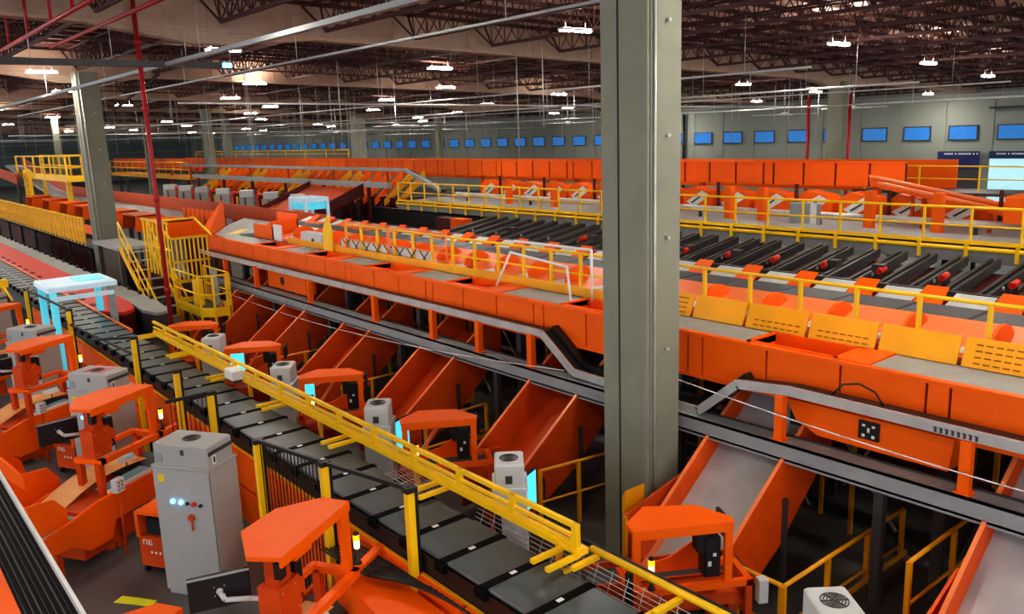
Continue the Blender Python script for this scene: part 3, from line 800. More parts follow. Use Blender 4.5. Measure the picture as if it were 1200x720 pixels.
# yellow truss guard along its right side
tg = thing('truss_guard', 'yellow slotted truss rail running along the right edge of the trays', 'guard rail', (5.72, 0, 0))
Y0, Y1 = 6.05, 20.8
m = MB().box(0, Y0, 2.27, .06, Y1, 2.32).box(0, Y0, 2.15, .05, Y1, 2.185).box(-.02, Y0 - .1, 1.98, .12, Y1, 2.05).box(.0, Y0, 2.02, .03, Y1, 2.1)
m.build('rail', YEL, tg)
q0 = None; y = Y0
while y < Y1 + .1:
    if q0 is None: q0 = MB().box(-.005, -.04, 2.0, .06, .04, 2.32).build('upright', YEL, tg); q0.location = (0, y, 0)
    else: c = q0.copy(); COL.objects.link(c); c.location = (0, y, 0)
    y += 1.07
q0 = None; y = Y0 - .05; k_ = 0
while y < Y1 + .1:
    if q0 is None: q0 = MB().box(-.45, -.03, 1.95, .02, .03, 2.0).build('cross_arm', YEL, tg); q0.location = (0, y, 0)
    else: c = q0.copy(); COL.objects.link(c); c.location = (0, y, 0)
    k_ += 1; y += .24 if k_ % 2 else 2.2
q = MB(); y = Y0 + .3
while y < Y1:
    q.box(.02, y - .03, 0, .08, y + .03, 2.0); y += 2.9
q.build('leg', YELD, tg)
# lower guard continuing to the bottom of the picture with wire mesh
tg = thing('mesh_guard', 'yellow pipe guard with silver wire mesh at the bottom centre', 'guard rail', (5.72, 0, 0))
MB().tube((.22, 6.0, 1.98), (.22, 2.4, 1.98), .04).build('pipe', YEL, tg)
MB().path([(.3, 6.2, 1.97), (.3, 2.4, 1.97)], .03).build('black_hose', BLK, tg)
q0 = None
for y in (5.9, 4.75, 3.6):
    if q0 is None: q0 = MB().box(-.18, -.03, 1.9, .22, .03, 1.95).box(-.18, .1, 1.82, .1, .14, 1.86).build('cross_arm', YEL, tg); q0.location = (0, y, 0)
    else: c = q0.copy(); COL.objects.link(c); c.location = (0, y, 0)
q = MB()
for k_ in range(9): q.tube((-.06 + .02 * k_, 7.9, 1.5 + .05 * k_), (-.06 + .02 * k_, 2.4, 1.5 + .05 * k_), .006, 4)
y = 2.5
while y < 7.9: q.tube((-.07, y, 1.48), (.12, y, 1.92), .005, 4); y += .22
q.build('wire_mesh', SILV, tg)
q = MB()
for y in (2.6, 5.4, 7.6): q.box(.14, y - .03, 0, .2, y + .03, 1.95)
q.build('leg', BLK, tg)
t = thing('wire_mesh_shelf', 'small silver wire basket hanging under the truss beside the trays', 'basket', (5.62, 8.6, 0))
q = MB()
for k_ in range(7): q.tube((-.15 + .06 * k_, 0, 1.86), (-.15 + .06 * k_, 1.0, 1.9), .006, 4)
for k_ in range(6): q.tube((-.15, .2 * k_, 1.87), (.21, .2 * k_, 1.87), .006, 4)
q.build('wires', SILV, t); MB().box(.12, .4, 0, .16, .46, 1.87).build('leg', GREYD, t)
t = thing('junction_box', 'small white junction box on the yellow truss, left part', 'box', (5.6, 15.35, 1.98))
MB().bbox(-.12, -.2, .07, .12, .2, .25, .015).build('casing', WHITE, t)
MB().box(-.08, -.15, 0, .08, .15, .07).build('bracket', GREYD, t)
# ------------------------------------------------------------------ safety fence on the left of the trays
FP = [(4.62, 7.6), (4.27, 9.0), (3.98, 10.35), (4.32, 13.0), (4.35, 14.75), (4.56, 18.1), (4.28, 22.6), (4.1, 27.)]
fl = ['yellow fence post with black cap in front of the trays at the bottom centre', 'yellow fence post beside the large orange canopy', 'yellow and black fence post behind the big grey cabinet', 'yellow fence post behind the cabinet, left of the trays', 'short yellow fence post near the flashing amber lamp', 'yellow fence post above the green lamp', 'yellow fence post next to the lit cyan frame', 'yellow fence post at the far left above the trays']
for i, ((x, y), l) in enumerate(zip(FP, fl)):
    t = thing('fence_post', l, 'post', (x, y, 0), group='yellow fence posts')
    MB().box(-.045, -.045, 0, .045, .045, 2.56).build('tube', YEL, t)
    MB().box(.045, -.05, 0, .085, .05, 2.56).build('black_side', BLK, t)
    MB().bbox(-.06, -.06, 2.54, .09, .06, 2.6, .01).build('cap', BLK, t)
def fence(a, b, label, z=2.58, net=True):
    t = thing('mesh_fence', label, 'fence', (a[0], a[1], 0))
    dx, dy = b[0] - a[0], b[1] - a[1]
    MB().bar((0, 0, z), (dx, dy, z), .04, .05).build('top_bar', BLK, t)
    if net:
        MB().bar((0, 0, .25), (dx, dy, .25), .04).build('bottom_bar', BLK, t)
        q = MB(); L = sqrt(dx * dx + dy * dy); n = int(L / .07)
        for k_ in range(1, n): f = k_ / n; q.bar((dx * f, dy * f, .25), (dx * f, dy * f, z), .012)
        q.build('mesh_bars', BLK, t)
    return t
fence(FP[0], FP[1], 'black top bar of the fence crossing the trays, nearest the camera', net=False)
fence(FP[1], FP[2], 'black barred fence panel behind the large orange canopy')
fence((3.62, 13.0), FP[3], 'short black fence panel behind the grey cabinets')
fence((3.75, 18.6), FP[5], 'short black fence panel left of the post above the green lamp', net=False)
fence(FP[6], FP[7], 'black fence bar leading to the far left post', net=False)
fence(FP[5], FP[6], 'thin black fence bar between the far posts', z=2.2, net=False)

# ------------------------------------------------------------------ left-hand stations (axis turned +31.5 deg)
UL = 31.5
def left_cab(loc, label, stain=False):
    t = cabinet(label, UL + 1.5, loc, .63, .98, 2.0, m=CAB, group='big grey cabinets on the left')
    # front faces -x (local); side faces -y (local)
    MB().box(.05, .03 - .004, 2.2, .6, .03, 2.26).build('side_vent', GREYD, sub(t, 'top_box'))
    MB().box(.12, .018, 2.06, .2, .03, 2.2).build('socket', LABEL, sub(t, 'top_box')); MB().box(.145, .012, 2.09, .175, .018, 2.17).build('socket_hole', BLK, sub(t, 'top_box'))
    MB().box(.018, .42, 2.2, .03, .47, 2.28).build('latch', GREYD, sub(t, 'top_box'))
    MB().box(.018, .8, 2.06, .03, .9, 2.2).build('front_vent', GREY, sub(t, 'top_box'))
    MB().box(-.006, .78, 1.78, 0, .88, 1.9).build('warning_sign', HAZ, sub(t, 'body'))
    l = MB().tube((-.03, .67, 1.5), (0, .67, 1.5), .035).tube((-.03, .53, 1.5), (0, .53, 1.5), .035); l.build('blue_lamp', BLUEL, sub(t, 'body'))
    MB().tube((-.03, .42, 1.49), (0, .42, 1.49), .025).tube((-.03, .2, 1.48), (0, .2, 1.48), .025).build('black_button', BLK, sub(t, 'body'))
    MB().tube((-.035, .31, 1.49), (0, .31, 1.49), .035).build('red_button', RED, sub(t, 'body'))
    MB().tube((-.04, .38, 1.28), (0, .38, 1.28), .05).box(-.03, .365, 1.08, -.01, .385, 1.26).build('rotary_switch', ORANGE_D, sub(t, 'body'))
    MB().box(-.004, .0, .1, 0, .01, 1.97).build('door_seam', GREYD, sub(t, 'body'))
    if stain: MB().box(.15, .25, 2.351, .5, .7, 2.354).build('red_marking', mat('faded_red_marking', (205, 120, 120), .7), t)
    return t
left_cab((3.57, 11.15, 0), 'big grey cabinet in the lower left, with blue lamps and a rotary switch')
left_cab((3.54, 16.22, 0), 'big grey cabinet with a faded red mark on its top, left of the trays', True)
left_cab((3.37, 21.7, 0), 'grey cabinet third from the front in the left row')
left_cab((3.3, 27.9, 0), 'small distant grey cabinet at the left picture edge')
def left_station(loc, label):
    t = thing('scan_station', label, 'scan station', loc, UL, 'orange scan stations on the left')
    Z = 2.36
    MB().prism([(0, 0), (1.36, 0), (1.36, .36), (.96, .72), (.38, .76), (-.08, .36)], Z, Z + .05).prism([(0, 0), (1.36, 0), (1.36, .03), (0, .03)], Z - .07, Z).build('canopy', ORANGE, t)
    m = MB().box(.1, .12, 1.55, .3, .3, Z).box(.02, .08, 1.55, .38, .34, 2.02).prismY([(.38, 1.6), (.5, 1.75), (.5, 1.9), (.38, 2.0)], .1, .14)
    m.build('column_box', ORANGE_D, t)
    MB().box(.02, .04, 2.14, .12, .12, 2.32).build('canopy_box', BLK, t)
    MB().bbox(.4, .12, 1.62, .52, .3, 2.12, .015).box(.42, .1, 1.7, .46, .12, 1.76).build('reader', BLK, t)
    MB().box(.3, .05, 2.2, .62, .28, 2.3).build('light_shade', ORANGE, t)
    MB().box(1.24, .02, 1.5, 1.36, .1, Z).box(1.2, .02, 2.0, 1.24, .08, Z).build('end_post', ORANGE, t)
    MB().box(0, -.06, 1.46, 2.0, .04, 1.55).box(0.35, .5, 1.5, 1.36, .58, 1.57).box(1.3, -.06, 1.46, 1.4, .6, 1.55).box(-.02, -.06, 1.46, .1, .5, 1.55).build('table_frame', ORANGE, t)
    q0 = None
    for x, y in ((.0, 0), (1.9, 0), (.05, .45), (1.35, .5)):
        if q0 is None: q0 = MB().box(-.05, -.05, 0, .05, .05, 1.5).build('leg', ORANGE_D, t); q0.location = (x, y, 0)
        else: c = q0.copy(); COL.objects.link(c); c.location = (x, y, 0)
    q = MB()
    for x, z in ((.06, 1.62), (.14, 1.6), (.26, 1.6), (.34, 1.66), (.08, 1.95), (.3, 1.95)): q.tube((x, .075, z), (x, .08, z), .01, 6)
    q.build('bolt', SILV, sub(t, 'column_box'))
    return t
LS = [((2.98, 7.42, 0), 'large orange scan station at the bottom left of centre, hexagonal canopy'),
      ((2.78, 14.05, 0), 'orange scan station left of the trays, with flashing amber lamp'),
      ((2.7, 19.5, 0), 'third orange scan station from the front in the left row'),
      ((2.6, 25.0, 0), 'fourth orange scan station in the left row, near the picture edge')]
ls0 = left_station(*LS[0])
for l_, lb in LS[1:]: dup(ls0, l_, label=lb)
def lp(o, x, y, z): a = radians(UL); return (o[0] + x * cos(a) - y * sin(a), o[1] + x * sin(a) + y * cos(a), z)
for i, (l_, lb) in enumerate(LS):
    beacon(lp(l_, 1.48, .02, 1.55), ('lit amber stack lamp on the large orange station', 'bright amber stack lamp on the station left of the trays', 'stack lamp on the third left station', 'stack lamp on the fourth left station')[i])
t = thing('green_lamp', 'glowing green lamp left of the trays', 'lamp', (4.05, 17.3, 1.6))
MB().lathe(0, 0, [(.04, 0), (.07, .03), (.075, .09), (.04, .14)]).build('lens', GREENL, t); MB().tube((0, 0, -1.6), (0, 0, 0), .02).build('stem', BLK, t)
# desk monitors on arms (seen from behind)
def arm_monitor(o, x, y, z, rz, label, w=.62, h=.38):
    p_ = lp(o, x, y, z)
    t = thing('monitor', label, 'monitor', p_, rz, 'monitors on arms')
    MB().bbox(-w / 2, -.02, -h / 2, w / 2, .03, h / 2, .012).build('casing', BLK, t)
    MB().box(-w / 2 + .015, .031, -h / 2 + .015, w / 2 - .015, .034, h / 2 - .015).build('screen', GREYD, t)
    MB().box(-w / 2, -.03, h / 2 - .025, w / 2, -.02, h / 2 - .003).build('top_edge', GREYL, t)
    q = MB()
    for a, b in ((-.05, -.05), (.05, -.05), (-.05, .05), (.05, .05)): q.tube((a, -.026, b), (a, -.02, b), .006, 6)
    q.tube((0, -.05, .0), (0, -.02, 0), .035)
    q.path([(0, -.05, 0), (.04, -.12, -.06), (.3, -.14, -.1), (.52, -.08, -.2), (.56, .06, -.3)], .028)
    q.build('arm', CABW, t)
    return t
arm_monitor(LS[0][0], .0, .80, 1.93, -17, 'black monitor seen from behind at the bottom edge, on a white arm')
arm_monitor(LS[1][0], .07, .84, 1.95, 8, 'black monitor seen from behind in front of the orange bins, on a white arm')
arm_monitor(LS[2][0], .07, .84, 1.95, 8, 'black monitor at the left picture edge, on a white arm')
# induction belts of the left stations: curved tan sheet, teal belt, orange side sheets and a feed bin
def induct(o, label):
    t = thing('induction_belt', label, 'conveyor', (o[0], o[1], 0), UL, 'induction belts on the left')
    t.scale = (1, 1, .92)
    m = MB()
    prof = [(-1.0, .9), (-.6, .97), (-.2, 1.1), (.2, 1.2), (.7, 1.2), (1.3, 1.14)]
    for (a, za), (b, zb_) in zip(prof, prof[1:]):
        m.add([(a, .28, za), (b, .28, zb_), (b, .8, zb_ + .02), (a, .8, za + .02)], [(0, 1, 2, 3), (3, 2, 1, 0)])
    m.build('tan_sheet', WOOD, t)
    MB().box(-1.35, -.12, .86, -.75, .26, .89).box(.1, -.1, 1.04, 1.1, .26, 1.07).build('teal_belt', TEAL, t)
    MB().box(-.7, -.12, .9, -.12, .27, .93).build('grey_plate', GREYL, t)
    MB().box(.8, -.12, .98, 1.75, .8, 1.04).build('black_belt', BELT, t)
    MB().prismY([(-1.9, .95), (-1.55, .6), (-.9, .55), (-.55, .3), (-.1, .3), (.0, .6), (1.8, .6), (1.8, 1.08), (.1, 1.08), (-.3, 1.08), (-.8, .98), (-1.4, .9)], -.2, -.14).build('near_side_panel', ORANGE, t)
    MB().prismY([(-1.9, .95), (-1.5, .6), (-.9, .55), (0, .6), (1.8, .6), (1.8, 1.08), (-.3, 1.08), (-.8, .98)], .82, .88).build('far_side_panel', ORANGE, t)
    MB().box(-.6, -.1, .12, .45, .6, 1.0).build('motor_bay', ORANGE_D, t)
    MB().box(-.35, -.11, .55, -.22, -.1, .62).build('motor_vent', BLK, t)
    MB().box(.0, -.12, 1.07, 1.7, -.09, 1.13).build('white_edge', WHITE, t)
    q = MB().box(-1.15, -.16, 0, -1.05, -.06, .7).box(-1.15, .7, 0, -1.05, .8, .7).box(1.6, -.1, 0, 1.7, 0, .7).box(.1, -.1, 0, .2, 0, .7).box(.1, .6, 0, .2, .7, .7)
    q.build('leg', ORANGE_D, t)
    return t
def bin_(o, label):
    t = thing('feed_bin', label, 'bin', lp(o, -.85, .5, 0), UL, 'orange feed bins')
    MB().prismX([(-.5, .82), (.5, .82), (.5, 1.42), (.3, 1.6), (-.1, 1.6), (-.5, 1.3)], -.55, -.5).build('back_wall', ORANGE, t)
    MB().prismY([(-.55, .82), (.35, .82), (.3, 1.15), (-.05, 1.55), (-.4, 1.65), (-.55, 1.6)], .5, .54).build('far_wall', ORANGE, t)
    MB().prismY([(-.55, .82), (.1, .82), (.1, 1.05), (-.1, 1.3), (-.55, 1.38)], -.54, -.5).build('near_wall', ORANGE, t)
    MB().box(-.5, -.5, .78, .3, .5, .82).build('base', ORANGE_D, t)
    MB().box(-.4, -.4, 0, -.3, -.3, .78).box(-.4, .3, 0, -.3, .4, .78).build('leg', ORANGE_D, t)
    return t
x_b = bin_((2.98, 15.55), 'orange feed bin at the left edge, uppermost of the bins by the black belt')
il = ['orange induction belt at the bottom edge under the large canopy', 'orange induction belt with tan sheet and teal belt, left of the big cabinet', 'orange induction belt with tan sheet at the left edge, farther back', 'orange induction belt farthest back on the left']
bl = ['orange feed bin corner peeking in at the bottom left edge', 'orange feed bin with folded wings at the left edge, lower one', 'orange feed bin at the left edge above the lower one', 'orange feed bin farthest back on the left']
for (l_, _), a, b in zip(LS, il, bl):
    induct(l_, a); bin_(l_, b)
for i, (l_, _) in enumerate(LS[:3]):
    t = thing('button_box', ('white button box on the large front station', 'white button box with dark buttons beside the teal belt', 'white button box on the third left station')[i], 'control box', lp(l_, -.08, -.42, 0), UL)
    MB().bbox(-.09, -.06, 1.1, .09, .06, 1.32, .012).build('casing', CABW, t)
    q = MB()
    for a in range(2):
        for b in range(3): q.tube((-.04 + .07 * a, -.066, 1.15 + .06 * b), (-.04 + .07 * a, -.06, 1.15 + .06 * b), .014, 8)
    q.build('button', DRED, t)
    MB().tube((0, 0, 0), (0, 0, 1.1), .02).build('stem', ORANGE_D, t)
    t = thing('paper_tag', ('white tag clipped on the front station', 'white tag with a cyan mark lying by the big cabinet', 'white tag on the third left station')[i], 'tag', lp(l_, .75, .2, 1.22), UL - 20)
    m = MB().add([(-.16, -.08, 0), (.16, -.08, .03), (.16, .08, .1), (-.16, .08, .07)], [(0, 1, 2, 3), (3, 2, 1, 0)]); m.build('card', WHITE, t)
    MB().add([(-.02, -.05, .018), (.12, -.05, .031), (.12, .05, .086), (-.02, .05, .073)], [(0, 1, 2, 3)]).build('cyan_mark', CYANF, t)
    MB().tube((0, 0, -.1), (0, 0, .04), .01).build('clip', GREYD, t)
    # orange cart / drive cabinet with the white letters
    t = thing('drive_cart', ('orange drive cart under the front station', 'orange drive cart marked with small white characters, left of the big cabinet', 'orange drive cart under the third left station')[i], 'cart', lp(l_, -.46, -1.59, 0), UL)
    MB().box(0, 0, .12, .5, .5, .62).build('body', ORANGE_D, t)
    MB().box(-.02, -.02, .6, .52, .02, 1.0).box(-.02, .48, .6, .52, .52, 1.0).box(-.02, -.02, .98, .52, .52, 1.02).box(-.02, 0, .6, .0, .04, 1.0).box(-.02, .46, .6, 0, .5, 1.0).build('frame', ORANGE, t)
    MB().bbox(.05, .1, .64, .4, .4, .9, .02).build('motor', BLK, t)
    q = MB()
    for a, b in ((.05, .05), (.45, .05), (.05, .45), (.45, .45)): q.tube((a, b - .02, .06), (a, b + .02, .06), .06, 10)
    q.build('caster', BLK, t)
    q = MB()
    for a in (.12, .2, .28): q.tube((-.006, a, .36), (0, a, .36), .02, 8)
    q.build('knob', WHITE, t)
    q = MB()                                                     # the two white characters on the cart
    q.box(-.005, .41, .48, 0, .425, .56).box(-.005, .35, .48, 0, .365, .56).box(-.005, .35, .55, 0, .425, .562)
    q.box(-.005, .31, .48, 0, .325, .56).box(-.005, .26, .55, 0, .325, .562).box(-.005, .26, .515, 0, .325, .525).box(-.005, .26, .478, 0, .325, .49).box(-.005, .255, .485, 0, .268, .52)
    q.build('white_lettering', WHITE, t)
t = MB().prism([(2.35, 12.25), (2.55, 12.0), (2.72, 11.75), (2.85, 11.85), (2.65, 12.15), (2.5, 12.35)], .002, .006).build('floor_tape', TAPE); tag(t, 'piece of bright yellow tape on the floor below the drive cart', 'tape')

# ------------------------------------------------------------------ high belt passing close to the camera, bottom left corner
t = thing('overhead_belt', 'black ribbed belt with a white edge in the bottom left corner', 'conveyor', (0, 0, 0))
MB().box(1.02, -2, 2.9, 1.05, 11.5, 3.06).build('white_edge', WHITE, t)
MB().box(.68, -2, 2.9, 1.02, 11.5, 3.0).build('belt', mat('ribbed_black_belt', (15, 15, 16), .7, spec=.15), t)
q = MB()
for k_ in range(7): q.box(.71 + .045 * k_, -2, 3.0, .714 + .045 * k_ + .004 * (k_ % 3), 11.5, 3.006 + .004 * (k_ % 2))
q.build('belt_rib', GREYD, t)
MB().box(.25, -2, 2.75, .68, 11.5, 3.03).build('side_guard', ORANGE, t)
MB().box(.3, 10.8, 0, .45, 10.95, 2.8).box(.3, -1, 0, .45, -.85, 2.8).build('leg', GREYD, t)
o = thing('orange_hood', 'low orange box lid at the very bottom left edge', 'hood', (1.62, 8.55, 0), UL)
MB().prism([(0, 0), (.95, 0), (.95, .35), (.5, .7), (.0, .5)], .95, 1.35).build('lid', ORANGE, o); MB().box(.1, .1, 0, .8, .35, .95).build('stand', ORANGE_D, o)

# ------------------------------------------------------------------ far part of the tray sorter: red table, grey deck, lit frame
t = thing('red_table', 'long flat red panel beside the far trays', 'conveyor cover', (0, 0, 0))
pts = [(5.68, 26.0), (6.2, 25.2), (6.6, 25.6), (6.8, 26.8), (6.8, 60), (5.68, 60)]
MB().prism(pts, 1.72, 1.82).build('top', RED, t)
MB().prism([(a + .02, b + .02) for a, b in pts], .9, 1.72).build('skirt', DRED, t)
MB().box(5.8, 26.5, 0, 5.95, 59, .9).build('base', GREYD, t)
q = MB()
for k_ in range(24): q.box(5.78, 27 + 1.3 * k_, 1.82, 5.9, 27.35 + 1.3 * k_, 1.84)
q.build('dark_slot', DRED, t)
MB().box(5.62, 22.4, 1.78, 5.67, 60, 1.86).build('pale_edge', PEACH, t)
t = thing('grey_table', 'light grey deck with a rounded end behind the red panel', 'deck', (0, 0, 0))
pts = [(6.82, 27), (6.7, 25.2), (6.9, 24.4), (7.3, 24.6), (7.5, 26.4), (7.5, 60), (6.82, 60)]
MB().prism(pts, 1.72, 1.8).build('top', GREYL, t)
MB().prism(pts, 1.0, 1.72).build('skirt', GREYD, t)
MB().box(7.0, 27, 0, 7.2, 59, 1.).build('base', GREYD, t)
q = MB()
for k_ in range(26): q.box(7.42, 25.6 + 1.2 * k_, 1.8, 7.5, 25.75 + 1.2 * k_, 1.9)
q.build('clamp', BLK, t)
t = thing('scanner_gate', 'white and cyan lit scanner frame spanning the far trays', 'scanner frame', (4.35, 24.6, 0))
q0 = None
for i, (x, y, m_) in enumerate(((0, 0, CYANF), (1.45, 0, GREYL), (0, 1.5, CYANF), (1.45, 1.5, CYANF))):
    MB().box(x - .08, y - .08, 0, x + .08, y + .08, 2.75).build('leg', m_, t)
MB().bbox(-.15, -.15, 2.75, 1.6, 1.65, 2.9, .03).build('roof', CYANW, t)
MB().box(.7, .3, 2.9, 1.4, 1.2, 2.93).build('lit_panel', CYANF, t)
MB().box(-.06, -.1, 2.5, 1.5, -.04, 2.62).build('cross_bar', CYANW, t)
t = thing('yellow_valve', 'small yellow bracket at the left picture edge above the trays', 'bracket', (4.0, 30.3, 0))
MB().box(-.05, -.05, 0, .05, .05, 2.3).bar((0, 0, 2.3), (.1, -.8, 1.9), .05).bbox(-.15, -.12, 2.25, .15, .12, 2.5, .02).build('body', YEL, t)

# ------------------------------------------------------------------ stairway and corner platform (yellow)
t = thing('stairway', 'steep yellow stairway beside the left column', 'stairs', (7.7, 26.2, 0))
N = 11; H_, D_ = 3.0, 4.4
for i in range(N):
    f = (i + .5) / N
    m = MB().box(0, D_ * f, H_ * f, .95, D_ * f + .24, H_ * f + .035)
    m.build('tread', GREYL, t)
for x in (0, .95):
    MB().bar((x, 0, .05), (x, D_ + .1, H_ + .05), .06, .2).build('stringer', YEL, t)
    m = MB().tube((x, 0, 1.0), (x, D_, H_ + .95), .03).tube((x, 0, .55), (x, D_, H_ + .5), .022)
    m.build('handrail', YEL, t)
    q = MB()
    for f in (0, .2, .4, .6, .8, 1): q.tube((x, D_ * f, H_ * f), (x, D_ * f, H_ * f + .97), .025)
    q.build('baluster', YEL, t)
t = thing('landing', 'pale grey landing at the top of the yellow stairway', 'platform', (7.6, 30.7, 0))
MB().box(0, 0, 2.95, 1.3, 3.4, 3.05).build('deck', GREYL, t); MB().box(.1, .2, 0, .25, .35, 2.95).box(1.0, .2, 0, 1.15, .35, 2.95).box(.1, 3.0, 0, .25, 3.15, 2.95).build('leg', GREYD, t)
t = thing('corner_platform', 'yellow platform with rounded kick plate at the end of the sorter', 'platform', (8.1, 24.3, 0))
pts = [(0, 0), (.3, -.3), (.7, -.3), (.9, 0), (.95, 2.2), (0, 2.2)]
MB().prism(pts, 1.5, 1.6).build('deck', GREYD, t)
m = MB()
for (a, b), (c, d) in zip(pts, pts[1:] + pts[:1]): m.bar((a, b, 1.62), (c, d, 1.62), .03, .28)
m.build('kick_plate', YEL, t)
m = MB()
for (a, b) in pts: m.box(a - .03, b - .03, 1.2, a + .03, b + .03, 2.7)
m.build('post', YEL, t)
for z in (2.15, 2.7):
    m = MB()
    for (a, b), (c, d) in zip([pts[-1]] + pts[:4], pts[:5]): m.tube((a, b, z), (c, d, z), .025)
    m.build('rail', YEL, t)
q = MB()
for a, b in ((.2, .2), (.75, .2), (.2, 2.0), (.75, 2.0)): q.box(a - .06, b - .06, 0, a + .06, b + .06, 1.5)
q.build('leg', GREYD, t)
t = thing('cage_ladder', 'yellow caged ladder and gates above the corner platform', 'ladder', (8.25, 26.9, 0))
m = MB()
for k_ in range(9): m.box(.0 + .14 * k_, 0, 2.2, .04 + .14 * k_, .04, 3.6)
m.box(0, 0, 3.55, 1.2, .05, 3.62).box(0, 0, 2.15, 1.2, .05, 2.25).box(0, 0, 2.8, 1.2, .05, 2.86)
m.build('gate', YEL, t)
m = MB()
for k_ in range(8): m.box(-.05, .15 + .35 * k_, 2.3 , 0, .19 + .35 * k_, 4.1)
m.box(-.05, 0, 4.05, 0, 2.8, 4.12).box(-.05, 0, 3.2, 0, 2.8, 3.26)
m.build('side_gate', YEL, t)
m = MB().path([(0, 0, 3.6), (-.1, 1.0, 4.1), (1.2, 1.2, 4.1), (1.3, 0, 3.6)], .035)
m.build('hoop', YEL, t)
MB().box(.05, .05, 0, .15, .15, 2.3).box(1.0, .05, 0, 1.1, .15, 2.3).box(-.06, 2.6, 0, .02, 2.7, 2.4).build('leg', YELD, t)
t = thing('yellow_sheet_box', 'solid yellow sheet box inside the corner platform railing', 'box', (8.7, 25.0, 1.6))
MB().bbox(-.3, .5, 0, -.05, .8, .8, .02).build('casing', YEL, t)
t = MB().bbox(8.9, 25.0, 1.6, 8.94, 25.6, 2.7, .01).build('grey_sheet', GREYL); tag(t, 'upright pale grey sheet at the right end of the corner platform', 'sheet')

# sorter far end with orange flaps
t = thing('end_flap', 'bright orange angled flap at the far end of the sorter', 'flap', (10.0, 28.3, 0))
MB().add([(0, -1.4, 3.4), (0, .2, 3.4), (1.9, 3.6, 3.3), (2.3, 4.6, 4.35), (-.1, .4, 3.62), (.05, -.1, 2.75), (0, .2, 2.7), (.0, -1.6, 3.42)], [(1, 2, 3, 4), (0, 1, 4, 7), (1, 5, 6)]).build('sheet', ORANGE, t)
MB().box(.0, 0, 2.7, .06, .25, 3.4).bar((0, .2, 3.1), (1.9, 3.6, 3.1), .05, .6).build('end_plate', ORANGE, t)
MB().box(.1, .1, 0, .2, .2, 2.75).build('leg', GREYD, t)
t = thing('end_deck', 'grey transfer plate with a yellow arrow mark at the sorter end', 'deck', (10.05, 28.3, 0))
MB().prism([(.05, 0), (3.6, 0), (3.6, 6), (1.95, 3.6), (.1, .3)], 3.28, 3.36).build('plate', GREYL, t)
MB().prism([(.5, .2), (1.6, 1.5), (1.9, 1.4), (.9, .1)], 3.36, 3.37).build('yellow_mark', YEL, t)
MB().box(3.2, 1, 0, 3.4, 1.2, 3.3).box(2.2, 3, 0, 2.4, 3.2, 3.3).build('leg', GREYD, t)
t = thing('orange_end_box', 'tall orange box at the left end of the walkway', 'box', (10.95, 25.3, 0))
MB().box(0, 0, 3.4, .9, .06, 4.0).box(0, 0, 3.4, .05, 1.5, 3.85).box(.85, 0, 3.4, .9, 1.5, 4.15).build('panel', ORANGE, t)
MB().box(0, -.6, 3.4, .05, -.05, 3.9).build('white_side', WHITE, t)
t = thing('slatted_orange_panel', 'orange slatted guard behind the yellow platform', 'guard panel', (12.2, 32.8, 0))
m = MB()
for k_ in range(9): m.box(0, .55 * k_, 2.6, .06, .55 * k_ + .42, 3.78)
m.build('slat', ORANGE, t); MB().box(.06, 0, 0, .1, 5, 3.74).build('backing', DRED, t)
t = thing('yellow_post_sign', 'yellow torn-looking post cover standing on the sorter walkway', 'post', (10.75, 21.2, 3.4))
MB().prismX([(-.22, 0), (.22, 0), (.25, .5), (.18, .7), (-.1, 1.05), (-.18, .75), (-.25, .6)], 0, .06).build('cover', YEL, t)
t = thing('electric_box', 'white electrical box at the left end of the walkway', 'box', (10.9, 22.2, 3.4))
MB().bbox(0, -.3, 0, .3, 1.0, .42, .02).build('casing', CABW, t); MB().tube((-.01, .2, .2), (0, .2, .2), .08).build('dial', BLK, t)
t = thing('scissor_fence', 'black criss-cross scissor fence in front of white boards', 'fence', (10.95, 18.6, 3.4))
MB().box(.08, -2.2, .05, .1, 2.3, .4).build('white_board', WHITE, t)
m = MB()
for k_ in range(8): m.bar((0, -2.2 + .55 * k_, .02), (0, -1.75 + .55 * k_, .42), .02); m.bar((0, -2.2 + .55 * k_, .42), (0, -1.75 + .55 * k_, .02), .02)
m.build('lattice', BLK, t)

# brown-orange far guard of the loop and the uphill section
t = thing('loop_guard', 'long dull orange guard wall running behind the yellow platform to the left', 'guard wall', (14, 0, 0))
MB().box(0, 27.5, 3.15, .06, 66, 3.82).build('panel', BROWNO, t)
MB().prismX([(66, 3.15), (66, 3.82), (70, 4.2), (84, 5.9), (84, 5.2), (71, 3.5)], 0, .06).build('ramp_panel', BROWNO, t)
q = MB()
for y in range(28, 84, 5): q.box(0, y, 0, .12, y + .12, 3.2)
q.build('leg', GREYD, t)
t = thing('loop_deck', 'light grey conveyor deck in front of the dull orange wall', 'deck', (12.4, 38.0, 0))
MB().box(0, 0, 3.1, 1.85, 30, 3.18).build('surface', GREYL, t)
MB().prismX([(30, 3.1), (30, 3.18), (34, 3.5), (48, 5.2), (48, 5.1), (34, 3.4)], .6, 1.85).build('ramp', GREYL, t)
q = MB()
for y in range(1, 30, 5): q.box(.5, y, 0, .62, y + .12, 3.1)
q.build('leg', GREYD, t)
